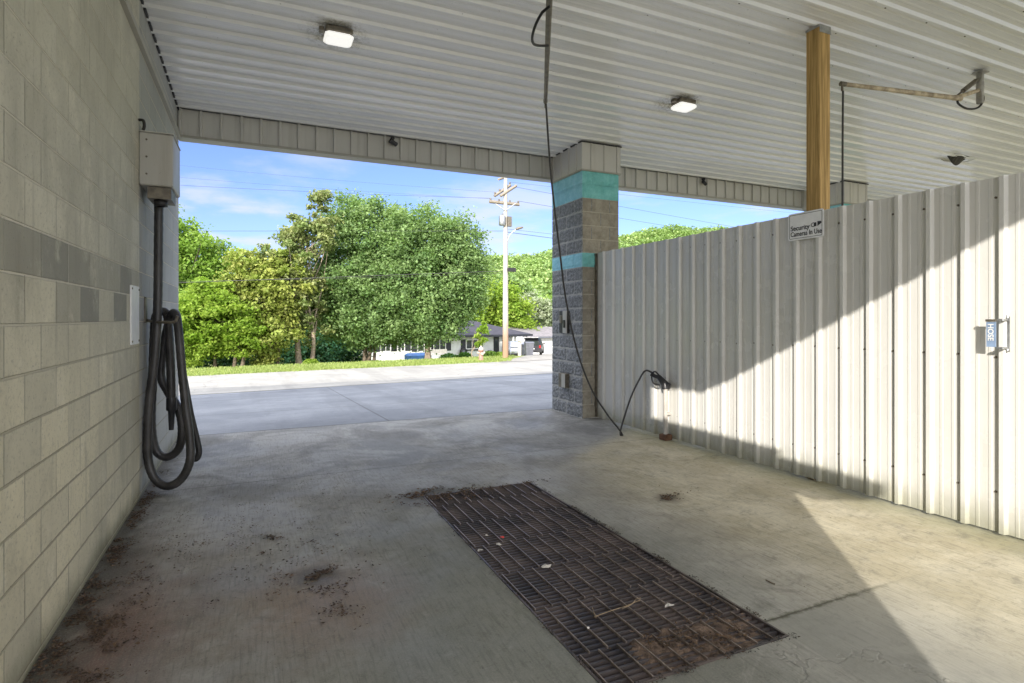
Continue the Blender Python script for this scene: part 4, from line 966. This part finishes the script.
def shrub(u, v, d, w_, h_, mat, label, group='shrubs in front of the house'):
    b = at_d(u, v, d); b.z = tz(b.x, b.y); t = thing('shrub', label, 'shrub', b, group=group)
    n_ = 900; g = rng.normal(size=(n_, 3)); g /= np.linalg.norm(g, axis=1, keepdims=True); g *= rng.uniform(.5, 1, (n_, 1))**.5
    g[:, 2] = np.abs(g[:, 2]); P = g*np.array([w_/2, w_/2, h_])
    T = np.stack([rng.random(n_), np.clip(.7-g[:, 2]*.7+rng.normal(0,.1,n_), 0, 1)], 1); leaf_quads(P, .13, T, mat, 'foliage', t)  # second channel paints shade towards the foot of the shrub
    m = MB()
    for k in range(3): a = random.uniform(0, 6.28); m.tube([b, b+Vector((math.cos(a)*w_*.2, math.sin(a)*w_*.2, h_*.7))], [.03, .01], 5)
    m.build('stem', M['bark'], t)
shrub(465, 358, 40, 1.3, .55, LEAF['shrub'], 'low dark green shrub under the house windows, left of the hydrant')
shrub(449, 359, 40, 1.5, .5, LEAF['shrub'], 'leftmost low green shrub in the bed before the house')
shrub(490, 358, 38, 1.3, .50, LEAF['bright'], 'bright green low shrub just right of the fire hydrant')
shrub(500, 357, 38, 1.0, .4, LEAF['lime'], 'small yellow-green shrub at the foot of the utility pole')
shrub(311, 363, 30, .9, .35, LEAF['lime'], 'yellow-green tuft of suckers at the tree foot left of the maples', 'shrubs on the verge')
shrub(262, 366, 29, 1.1, .5, LEAF['olive'], 'olive scrub with pale twigs under the olive tree', 'shrubs on the verge')
def hedge(u0, u1, d, h_, mat, label):
    a = at_d(u0, 360, d); b = at_d(u1, 360, d); P = []; n_ = 9000; t = rng.random(n_); X = a.x+(b.x-a.x)*t+rng.normal(0, .5, n_); Y = a.y+(b.y-a.y)*t+rng.normal(0, .5, n_)
    Zb = terrain(X, Y); hh = rng.random(n_)*h_*(1+.25*np.sin(t*30)); o0 = Vector((a.x, a.y, tz(a.x, a.y))); th_ = thing('hedge', label, 'hedge', o0)
    leaf_quads(np.stack([X-o0.x, Y-o0.y, Zb+hh-o0.z], 1), .22, np.stack([rng.random(n_), np.clip(1-hh/h_*.7, 0, 1)], 1), mat, 'foliage', th_)  # second channel paints shade towards the foot of the hedge
hedge(176, 300, 40, 2.6, LEAF['dark'], 'dark green hedge behind the trees at the left of the verge')
hedge(296, 362, 42, 2.4, LEAF['dark'], 'dark bluish-green hedge seen under the magnolia and maple')

# ================================================================== UTILITY POLE AND WIRES
pb = at_d(505.5, 357, 28.4); pb.z = tz(pb.x, pb.y)
def pz(v): return CH-(v-HZ)*28.4/F
rt = Vector((CT, -ST, 0)); fw = Vector((ST, CT, 0))
up_ = thing('utility_pole', 'tall pale wooden utility pole with two crossarms across the road', 'utility pole', pb)
m_ = MB(); m_.tube([pb+Vector((0,0,-.1)), pb+Vector((0,0,3)), Vector((pb.x, pb.y, pz(177)))], [.15, .135, .09], 14); m_.build('shaft', M['poleS'], up_)
def arm(v0, du0, dv0, du1, dv1, dd, w_, name='crossarm'):
    a = pb+rt*(du0*28.4/F)-fw*dd; b = pb+rt*(du1*28.4/F)+fw*(dd); a.z = CH-(v0+dv0-HZ)*(28.4-dd)/F; b.z = CH-(v0+dv1-HZ)*(28.4+dd)/F; a2 = a.copy(); b2 = b.copy()
    zc = (a.z+b.z)/2; m = MB(); m.tube([a2, b2], w_, 4); ar = m.build(name, M['armW'], up_)
    return a, b
A0, A1 = arm(203, -16, -1.5, 14, 1.5, .22, .085)
B0, B1 = arm(191, -11, 5, 5, -6, .25, .075); arm(191.5, -5, 4.5, 11, -6, .25, .075)
arm(178, -7, 1.5, 1, -1, .5, .06)
m_ = MB()
for sx in (-1, 1): m_.tube([pb+rt*(sx*.5)-fw*.12+Vector((0,0,pz(204)-pb.z)), pb-fw*.14+Vector((0,0,pz(211)-pb.z))], .022, 5)
m_.build('arm_brace', M['galv'], up_)
INS = []
for (p_, q_) in ((A0, A1), (B0, B1)):
    for f_ in (.04, .32, .68, .96):
        c = p_.lerp(q_, f_); m = MB(); m.lathe((c.x, c.y, c.z+.06), [(.02,0),(.055,.02),(.03,.05),(.055,.075),(.025,.12),(.0,.13)], 10); m.build('insulator', M['steel'], up_); INS.append(Vector((c.x, c.y, c.z+.17)))
tc = pb-rt*.16-fw*.16; m_ = MB(); m_.lathe((tc.x, tc.y, pz(226)), [(.0,0),(.15,.0),(.17,.04),(.17,.44),(.14,.5),(.05,.52),(.04,.6),(0,.6)], 16); m_.build('transformer', M['galv'], up_)
m_ = MB(); m_.bbox(pb.x+.02, pb.x+.24, pb.y-.26, pb.y-.12, pz(227), pz(217), .01); m_.build('control_box', M['steel'], up_)
la = [pb+rt*.1+Vector((0,0,pz(241)-pb.z)), pb+rt*.22+Vector((0,0,pz(235)-pb.z)), pb+rt*.42+Vector((0,0,pz(231)-pb.z)), pb+rt*.58+Vector((0,0,pz(229)-pb.z))]
m_ = MB(); m_.tube(smooth_path(la, 5), .02, 8); lamp = m_.build('lamp_arm', M['galv'], up_)
e = la[-1]; m_ = MB(); m_.tube([e-rt*.08, e+rt*.05+Vector((0,0,.03)), e+rt*.3+Vector((0,0,.09))], [.04, .075, .045], 10); m_.build('lamp_head', M['steel'], lamp)
m_ = MB(); m_.bbox(pb.x+.0, pb.x+.45, pb.y-.30, pb.y-.2, pz(272), pz(268), .01); m_.build('cable_closure', M['black'], up_)
def wire(a, b, sag, lab, r=.012):
    pts = [a.lerp(b, i/18)-Vector((0, 0, sag*4*(i/18)*(1-i/18))) for i in range(19)]
    m = MB(); m.tube(pts, r, 4, False); o = m.build('power_line', M['cable']); tag(o, lab, 'power line', 'overhead wires at the utility pole')
wire(INS[0], at_d(60, 178, 30), .1, 'upper left wire running from the lower crossarm towards the block wall', 0.0072)
wire(INS[1], at_d(60, 166, 31), .15, 'faint uppermost wire crossing the sky left of the utility pole', 0.0042)
wire(INS[4], at_d(60, 152, 31), .15, 'thin high wire close under the fascia left of the utility pole', 0.0042)
wire(pb+Vector((0,0,pz(231)-pb.z)), at_d(60, 231, 42), .0, 'mid-height wire passing level above the left trees', 0.0096)
wire(pb+Vector((0,0,pz(271)-pb.z)), at_d(60, 287, 25), .0, 'lowest thick cable crossing in front of the trees', 0.0132)
wire(pb+Vector((0,0,pz(273)-pb.z)), at_d(60, 282, 25), .1, 'thin cable just above the lowest thick cable', 0.0060)
wire(INS[6], at_d(900, 255, 56), .1, 'upper wire running right from the pole past the column', 0.0084)
wire(INS[3], at_d(900, 262, 58), .1, 'second wire running right from the lower crossarm', 0.0084)
wire(pb+rt*.05+Vector((0,0,pz(232)-pb.z)), at_d(800, 268, 60), .1, 'slack cable leaving the pole to the right at lamp height', 0.0132)
wire(pb+rt*.05+Vector((0,0,pz(229)-pb.z)), at_d(800, 258, 60), .1, 'thin cable just above the slack cable right of the pole', 0.0072)
wire(INS[7], at_d(950, 228, 60), .1, 'faint wire high in the sky right of the column', 0.0060)

# ================================================================== FIRE HYDRANT, MAILBOX, BINS
hb = at_d(481, 360, 26.6); hb.z = tz(hb.x, hb.y)
hy = thing('fire_hydrant', 'faded red and cream fire hydrant on the far verge', 'fire hydrant', hb)
m_ = MB(); m_.lathe(hb, [(0,0),(.15,0),(.15,.05),(.10,.06),(.105,.45),(.13,.46),(.13,.50),(.0,.5)], 16); m_.build('barrel', M['hyd'], hy)
m_ = MB(); m_.lathe((hb.x, hb.y, hb.z+.501), [(.125,0),(.115,.07),(.07,.13),(.03,.15),(.03,.2),(0,.2)], 16); m_.build('bonnet', M['hydw'], hy)
m_ = MB(); m_.tube([hb+Vector((-.19,0,.36)), hb+Vector((.19,0,.36))], .055, 10); m_.tube([hb+Vector((0,0,.33)), hb+Vector((0,-.19,.33))], .07, 10); m_.build('nozzle_caps', M['hydw'], hy)
mb_ = at_d(519.5, 360, 33); mb_.z = tz(mb_.x, mb_.y)
ml = thing('mailbox', 'white mailbox on a post beside the driveway', 'mailbox', mb_)
m_ = MB(); m_.box(mb_.x-.07, mb_.x+.07, mb_.y-.07, mb_.y+.07, mb_.z, mb_.z+.88); m_.build('post', M['poleW'], ml)
m_ = MB(); m_.prism([(mb_.x-.13+0, mb_.z+.885), (mb_.x+.13, mb_.z+.885), (mb_.x+.13, mb_.z+1.03)]+[(mb_.x+.13*math.cos(R(a)), mb_.z+1.03+.11*math.sin(R(a))) for a in range(20, 161, 20)]+[(mb_.x-.13, mb_.z+1.03)], mb_.y-.28, mb_.y+.24, 'y'); m_.build('box', M['white'], ml)
m_ = MB(); m_.box(mb_.x+.131, mb_.x+.145, mb_.y-.1, mb_.y-.02, mb_.z+.95, mb_.z+1.12); m_.build('flag', M['red'], ml)
def wbin(u, d, lab):
    b = at_d(u, 360, d); b.z = tz(b.x, b.y); t = thing('wheelie_bin', lab, 'bin', b, rz=R(-15), group='wheelie bins by the driveway')
    m = MB(); vs = []
    for (z, a, c) in ((.08,.22,.24),(.92,.29,.33)): vs += [(-a,-c,z),(a,-c,z),(a,c,z),(-a,c,z)]
    m.add(vs, [(0,3,2,1),(4,5,6,7),(0,1,5,4),(1,2,6,5),(2,3,7,6),(3,0,4,7)]); m.build('body', M['bin'], t, local=True)
    m = MB(); m.prism([(-.37,.925),(.36,.925),(.33,.985),(0,1.03),(-.33,.99)], -.31, .31, 'x'); m.build('lid', M['bin'], t, local=True)
    for sx in (-.25, .25): m = MB(); m.lathe((sx-.03, .25, .10), [(0,0),(.10,0),(.10,.06),(0,.06)], 14, 0, 'x'); m.build('wheel', M['black'], t, local=True)
    m = MB(); m.tube([(-.22,.40,.9),(.22,.40,.9)], .015, 6); m.build('handle', M['black'], t, local=True)
wbin(523.5, 43, 'grey wheelie bin farther back, close behind the mailbox'); wbin(529, 39, 'grey wheelie bin farther right, nearer the driveway')

# ================================================================== HOUSE AND GARAGE
HX, HS = 7.6, 50.0; ROT = math.atan(.117); CR = math.cos(ROT)
def fx(u, s=HS):
    k = (u-512)/F; r_ = (ST+k*CT)/(CT-k*ST); Y = s/(1-.117*r_); return (r_*Y-HX)/CR
hp = Vector((HX, HS+.117*HX, -2.45))
ho = thing('house', 'white single-storey house with dark hip roof and dark shutters behind the maples', 'house', hp, rz=ROT)
W = fx(521); Dp = 9.0; E = 2.32
m_ = MB(); m_.box(0, W, 0, Dp, -.4, E); m_.build('wall', M['siding'], ho, local=True)
rx0, rx1 = -.7, fx(528); ry0, ry1 = -.9, Dp+.6; rz_ = E+1.55
r0, r1 = 3.5, fx(484)
m_ = MB(); m_.add([(rx0,ry0,E-.05),(rx1,ry0,E-.05),(rx1,ry1,E-.05),(rx0,ry1,E-.05),(r0,Dp/2,rz_),(r1,Dp/2,rz_),(fx(497),Dp/2,E+.95)],
     [(0,1,6,5,4),(1,2,6),(2,3,4,5,6),(3,0,4)]); 
m_.add([(rx0,ry0,E-.08),(rx1,ry0,E-.08),(rx1,ry1,E-.08),(rx0,ry1,E-.08)], [(3,2,1,0)])
m_.build('roof', M['roofd'], ho, local=True)
m_ = MB(); m_.box(rx0, rx1, ry0-.03, ry0-.002, E-.24, E-.04); m_.build('fascia_board', M['shutter'], ho, local=True)
def win(u0, u1, z0, z1, sh=True, frame='white'):
    a, b = fx(u0), fx(u1); m = MB()
    for (p_, q_, c, d) in ((a-.08, b+.08, z1, z1+.09), (a-.08, b+.08, z0-.09, z0), (a-.08, a, z0, z1), (b, b+.08, z0, z1), ((a+b)/2-.03, (a+b)/2+.03, z0, z1)): m.box(p_, q_, -.06, -.003, c, d)
    fr = m.build('window', M[frame], ho, local=True); m = MB(); m.box(a, b, -.03, -.004, z0, z1); m.build('pane', M['glass'], fr, local=True)
    if sh:
        for (p_, q_) in ((a-.62, a-.12), (b+.12, b+.62)): m = MB(); m.box(p_, q_, -.045, -.004, z0-.05, z1+.08); m.build('shutter', M['shutter'], ho, local=True)
win(466.5, 477, .95, 1.75); win(418, 430, .85, 1.85, True); win(434, 445, .85, 1.85, True); win(381, 390, .95, 1.8); win(398, 404, .95, 1.8); win(360, 368, .95, 1.8)
m_ = MB(); m_.box(fx(465), fx(478.5), -.12, -.065, .74, .85); m_.build('window_box', M['shutter'], ho, local=True)
a = fx(493.5); m_ = MB(); m_.box(a, a+.62, -.04, -.004, .02, 2.05); dr = m_.build('door', M['shutter'], ho, local=True)
m_ = MB(); m_.lathe((a+.55, -.04, 1.0), [(.0,-.06),(.04,-.05),(.03,-.02),(.02,0)], 8, 0, 'y'); m_.build('handle', M['chrome'], dr, local=True)
m_ = MB(); m_.box(a+.15, a+.45, -.05, -.042, .9, 1.9); m_.build('pane', M['glass'], dr, local=True)
a = fx(502); m_ = MB(); m_.box(a, a+.4, -.04, -.004, .02, 2.05); m_.build('side_door', M['bin'], ho, local=True)
for u in (509, 519.5):
    a = fx(u); m_ = MB(); m_.box(a, a+.14, ry0+.1, ry0+.24, -.6, E-.06); m_.build('porch_post', M['white'], ho, local=True)
m_ = MB(); m_.tube([(fx(523), ry0+.02, E-.14), (fx(519), ry0+.2, E-.7), (fx(520), -.2, E-.9)], .07, 6); m_.build('downspout', M['shutter'], ho, local=True)
m_ = MB(); m_.tube([(fx(488.5), -.3, .1), (fx(488.5), -.3, .7)], .22, 10); 
o = m_.build('flower_urn', M['bin']); o.matrix_world = Matrix.Translation(hp) @ Matrix.Rotation(ROT, 4, 'Z'); tag(o, 'dark round urn standing against the white house wall', 'urn')
def on_house(x, y, z): return Matrix.Translation(hp) @ Matrix.Rotation(ROT, 4, 'Z') @ Vector((x, y, z))
c = on_house(fx(462), -.35, .62); ty = thing('hose_reel', 'round dark hose reel standing below the left window shutter', 'hose reel', c, rz=ROT)
m_ = MB(); m_.lathe((0,0,0), [(.22,-.08),(.38,-.1),(.42,-.03),(.42,.05),(.38,.1),(.22,.08),(.22,-.08)], 20, 0, 'y'); m_.build('reel', M['black'], ty, local=True)
m_ = MB(); m_.lathe((0,0,0), [(0,-.06),(.2,-.06),(.2,.06),(0,.06)], 14, 0, 'y'); m_.build('hub', M['bin'], ty, local=True)
m_ = MB(); m_.tube([(-.3,.05,-.62),(0,.05,0),(.3,.05,-.62)], .03, 6); m_.build('stand', M['black'], ty, local=True)
c = at_d(418, 356, 46); c.z = tz(c.x, c.y)
o = MB().bbox(-1.0, 1.0, -.6, .6, 0, .62, .16).build('covered_stack', M['tarp']); o.location = c; o.rotation_euler = (0,0,ROT); tag(o, 'blue tarpaulin-covered stack by the pale orange maple trunk', 'covered stack')
c = at_d(438, 356, 46); c.z = tz(c.x, c.y); t = thing('garden_bench', 'pale garden bench under the wide house window', 'bench', c, rz=ROT)
m_ = MB(); m_.box(-.9,.9,-.25,.25,.42,.47); m_.build('seat', M['poleW'], t, local=True); m_ = MB(); m_.box(-.9,.9,.25,.30,.5,.85); m_.build('backrest', M['poleW'], t, local=True)
for sx in (-.85, .85):
    for sy in (-.22, .22): m_ = MB(); m_.box(sx-.03, sx+.03, sy-.03, sy+.03, 0, .418); m_.build('leg', M['poleW'], t, local=True)

gs_ = 57.0; gp_ = Vector((HX, gs_+.117*HX, -2.95)); ga = thing('garage', 'long white garage with grey roof and pale doors right of the house', 'garage', gp_, rz=ROT)
g0_, g1_ = fx(515, gs_), fx(600, gs_)
m_ = MB(); m_.box(g0_, g1_, 0, 7, -.5, 2.2); m_.build('wall', M['siding'], ga, local=True)
m_ = MB(); m_.prism([(-.6,2.30),(7.6,2.30),(3.5,3.75),(-.6,2.42)][:0] or [(-.7,2.08),(7.7,2.08),(7.7,2.20),(3.5,3.30),(-.7,2.20)], g0_-.4, g1_+.4, 'x'); m_.build('roof', M['roofg'], ga, local=True)
m_ = MB(); m_.box(g0_-.4, g1_+.4, -.74, -.703, 2.02, 2.22); m_.build('fascia_board', M['bin'], ga, local=True)
for k in range(4):
    x = fx(539, gs_)+k*3.6; m_ = MB()
    for j in range(4): m_.box(x, x+2.9, -.05+.008*(j % 2), -.004, .02+j*.49, .02+j*.49+.475)
    m_.build('garage_door', M['white'], ga, local=True)

# ================================================================== VEHICLES
def car(name, lab, loc, rz, body, L_, Wd, H_, prof, open_hatch=False, nose_cam=False):
    """local frame: rear end at -y, front at +y"""
    t = thing(name, lab, 'car', loc, rz=rz, group=None); hw = Wd/2
    m = MB(); secs = prof; vs = []; n_ = 10
    for (y, zb, zs, zt, wt) in secs:
        vs += [(-hw*.92,y,zb),(-hw,y,zb+.18),(-hw,y,zs-.08),(-hw*.96,y,zs),(-wt,y,zt-.05),(-wt*.85,y,zt),(wt*.85,y,zt),(wt,y,zt-.05),(hw*.96,y,zs),(hw,y,zs-.08),(hw,y,zb+.18),(hw*.92,y,zb)]
    n_ = 12; K = len(secs)
    fs = [(i*n_+j, i*n_+(j+1) % n_, (i+1)*n_+(j+1) % n_, (i+1)*n_+j) for i in range(K-1) for j in range(n_)]
    m.add(vs, fs, 0, True); m.add(vs[:n_], [tuple(range(n_))]); m.add(vs[-n_:], [tuple(range(n_))]); m.build('body', M[body], t, local=True)
    cab = [q for q in secs if q[3]-q[2] > .3]; ya, yb = cab[0][0], cab[-1][0]; zs = cab[0][2]; zt = cab[0][3]; wt = cab[0][4]
    for sx in (-1, 1):
        for (p_, q_) in ((ya+.25, (ya+yb)/2-.05), ((ya+yb)/2+.05, yb-.15)):
            m = MB(); x0 = sx*(hw*.965+.004); x1 = sx*(wt+.035)
            m.quad((x0,p_,zs+.05),(x0,q_,zs+.05),(x1*.99,q_-.05,zt-.10),(x1*.99,p_+.05,zt-.10)); m.build('side_window', M['glass'], t, local=True)
    yr = secs[0][0]; m = MB(); m.quad((-hw*.8,yr-.012,zs+.02),(hw*.8,yr-.012,zs+.02),(wt*.85,yr-.010,zt-.12),(-wt*.85,yr-.010,zt-.12)); m.build('rear_window', M['glass'], t, local=True)
    yf = yb; fr = [q for q in secs if q[0] > yb][0]
    m = MB(); m.quad((-hw*.85,fr[0]-.02,fr[3]+.03),(hw*.85,fr[0]-.02,fr[3]+.03),(wt*.85,yb+.03,zt-.03),(-wt*.85,yb+.03,zt-.03)); m.build('windscreen', M['glass'], t, local=True)
    y0, y1 = secs[0][0], secs[-1][0]
    for sx in (-1, 1):
        for yy in (y0+.85, y1-.85):
            m = MB(); m.lathe((sx*(hw-.10), yy, .34), [(.20,-.12),(.33,-.12),(.345,-.08),(.345,.08),(.33,.12),(.20,.12)], 22, 0, 'x'); wh = m.build('wheel', M['black'], t, local=True)
            m = MB(); m.lathe((sx*(hw-.10), yy, .34), [(0,-.10),(.07,-.11),(.2,-.09),(.2,.09),(.07,.11),(0,.10)], 16, 0, 'x'); m.build('rim', M['chrome'], wh, local=True)
        m = MB(); m.bbox(sx*hw*.86-.09, sx*hw*.86+.09, y0-.03, y0+.02, zs-.22, zs+.05, .01); m.build('tail_light', M['redl'], t, local=True)
        m = MB(); m.bbox(sx*hw*.72-.16, sx*hw*.72+.16, y1-.02, y1+.03, .62, .76, .01); m.build('headlight', M['chrome'], t, local=True)
        m = MB(); m.bbox(sx*(hw+.10)-.09, sx*(hw+.10)+.09, yb+.25, yb+.33, zs+.02, zs+.16, .015); m.build('mirror', M[body], t, local=True)
    m = MB(); m.box(-.26, .26, y0-.022, y0-.004, .62, .74); m.build('number_plate', M['white'], t, local=True)
    m = MB(); m.bbox(-hw*.95, hw*.95, y0-.07, y0-.001, .36, .58, .02); m.bbox(-hw*.95, hw*.95, y1+.001, y1+.07, .34, .56, .02); m.build('bumper', M['bplast'], t, local=True)
    if open_hatch:
        m = MB(); m.add([(-wt,y0+.05,zt+.01),(wt,y0+.05,zt+.01),(wt*1.05,y0-.85,zt+.28),(-wt*1.05,y0-.85,zt+.28),(-wt,y0+.05,zt-.05),(wt,y0+.05,zt-.05),(wt*1.05,y0-.87,zt+.20),(-wt*1.05,y0-.87,zt+.20)],
              [(0,1,2,3),(7,6,5,4),(0,4,5,1),(1,5,6,2),(2,6,7,3),(3,7,4,0)]); m.build('liftgate', M[body], t, local=True)
    return t
suv = [(0,.35,.98,1.62,.66),(.15,.30,1.0,1.70,.70),(1.4,.28,1.0,1.74,.72),(2.6,.28,1.0,1.70,.70),(3.35,.28,.98,1.06,.80),(4.3,.30,.88,.96,.78),(4.6,.36,.78,.84,.72)]
c = at_d(532, 357, 57); c.z = tz(c.x, c.y)+.01
car('parked_suv', 'dark SUV parked with its tailgate raised in front of the garage', c, -TH-.12, 'carb', 4.6, 1.86, 1.74, suv, True)
sed = [(0,.38,.86,1.42,.60),(.2,.30,.9,1.50,.64),(1.2,.28,.92,1.56,.68),(2.2,.28,.92,1.50,.66),(3.1,.28,.92,.98,.78),(3.9,.30,.82,.88,.76),(4.2,.36,.70,.76,.70)]
c = at_d(514.5, 357, 56); c.z = tz(c.x, c.y)+.01
car('parked_car', 'silver hatchback parked under the house eave just right of the utility pole', c, math.pi-TH+.12, 'cars', 4.2, 1.84, 1.56, sed)

# ================================================================== LIGHT AND SKY
EL = math.asin(-SUNV.z); 
sun = bpy.data.lights.new('sun', 'SUN'); so = bpy.data.objects.new('sun', sun); COL.objects.link(so)
sun.energy = 6.6; sun.angle = R(.35); sun.color = (1, .94, .86); so.rotation_euler = SUNV.to_track_quat('-Z', 'Y').to_euler()
wd = bpy.data.worlds.new('World'); SC.world = wd; wd.use_nodes = True; nt = wd.node_tree; nt.nodes.clear()
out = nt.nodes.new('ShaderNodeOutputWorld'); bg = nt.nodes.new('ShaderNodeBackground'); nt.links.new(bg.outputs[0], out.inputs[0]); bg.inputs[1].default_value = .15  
sk = nt.nodes.new('ShaderNodeTexSky'); sk.sky_type = 'NISHITA'; sk.sun_disc = False; sk.sun_elevation = EL
sk.sun_rotation = math.atan2(-SUNV.x, -SUNV.y); sk.air_density = 1.0; sk.dust_density = .6; sk.ozone_density = 2.0
tcn = nt.nodes.new('ShaderNodeTexCoord'); sp = nt.nodes.new('ShaderNodeSeparateXYZ'); nt.links.new(tcn.outputs['Generated'], sp.inputs[0])
def mth(op, a, b=0.0, clamp=False):
    n = nt.nodes.new('ShaderNodeMath'); n.operation = op; n.use_clamp = clamp
    for i, v in enumerate((a, b)):
        if isinstance(v, bpy.types.NodeSocket): nt.links.new(v, n.inputs[i])
        else: n.inputs[i].default_value = v
    return n.outputs[0]
zz = mth('MAXIMUM', sp.outputs[2], .03); dn = mth('ADD', zz, .12)
cv = nt.nodes.new('ShaderNodeCombineXYZ'); nt.links.new(mth('DIVIDE', sp.outputs[0], dn), cv.inputs[0]); nt.links.new(mth('DIVIDE', sp.outputs[1], dn), cv.inputs[1])
nz_ = nt.nodes.new('ShaderNodeTexNoise'); nt.links.new(cv.outputs[0], nz_.inputs['Vector']); nz_.inputs['Scale'].default_value = 1.15; nz_.inputs['Detail'].default_value = 8; nz_.inputs['Roughness'].default_value = .55
def mr(x, lo, hi, a=0.0, b=1.0):
    n = nt.nodes.new('ShaderNodeMapRange'); n.interpolation_type = 'SMOOTHSTEP'; nt.links.new(x, n.inputs[0])
    for i, v in zip((1,2,3,4), (lo, hi, a, b)): n.inputs[i].default_value = v
    return n.outputs[0]
cl = mr(nz_.outputs['Fac'], .47, .64); cl = mth('MULTIPLY', cl, mr(sp.outputs[2], .38, .12)); cl = mth('MULTIPLY', cl, .8)
tint = nt.nodes.new('ShaderNodeMix'); tint.data_type = 'RGBA'; tint.blend_type = 'MULTIPLY'; tint.inputs[0].default_value = 1
nt.links.new(sk.outputs[0], tint.inputs[6]); 
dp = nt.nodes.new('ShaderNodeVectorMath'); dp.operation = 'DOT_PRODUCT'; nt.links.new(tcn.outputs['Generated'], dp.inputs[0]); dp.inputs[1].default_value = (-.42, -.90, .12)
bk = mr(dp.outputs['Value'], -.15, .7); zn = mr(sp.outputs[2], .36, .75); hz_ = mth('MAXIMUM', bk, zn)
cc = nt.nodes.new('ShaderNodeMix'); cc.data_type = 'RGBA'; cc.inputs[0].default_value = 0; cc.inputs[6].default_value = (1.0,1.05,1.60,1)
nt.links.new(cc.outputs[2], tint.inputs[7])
br_ = nt.nodes.new('ShaderNodeMix'); br_.data_type = 'RGBA'; nt.links.new(mth('MULTIPLY', hz_, .85), br_.inputs[0]); nt.links.new(tint.outputs[2], br_.inputs[6]); br_.inputs[7].default_value = (22,22.2,23.2,1)  # added bright dome overhead and behind the camera, fills the bay with light
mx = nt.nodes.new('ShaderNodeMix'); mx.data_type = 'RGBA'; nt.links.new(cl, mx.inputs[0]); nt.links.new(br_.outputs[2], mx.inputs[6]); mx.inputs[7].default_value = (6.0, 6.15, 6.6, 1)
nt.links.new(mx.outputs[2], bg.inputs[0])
SC.view_settings.view_transform = 'Standard'; SC.view_settings.look = 'None'; SC.view_settings.exposure = 0; SC.view_settings.gamma = 1
SC.render.engine = 'CYCLES'; cy = SC.cycles; cy.max_bounces = 12; cy.diffuse_bounces = 8; cy.glossy_bounces = 4; cy.transmission_bounces = 4; cy.sample_clamp_indirect = 8
cy.use_denoising = True
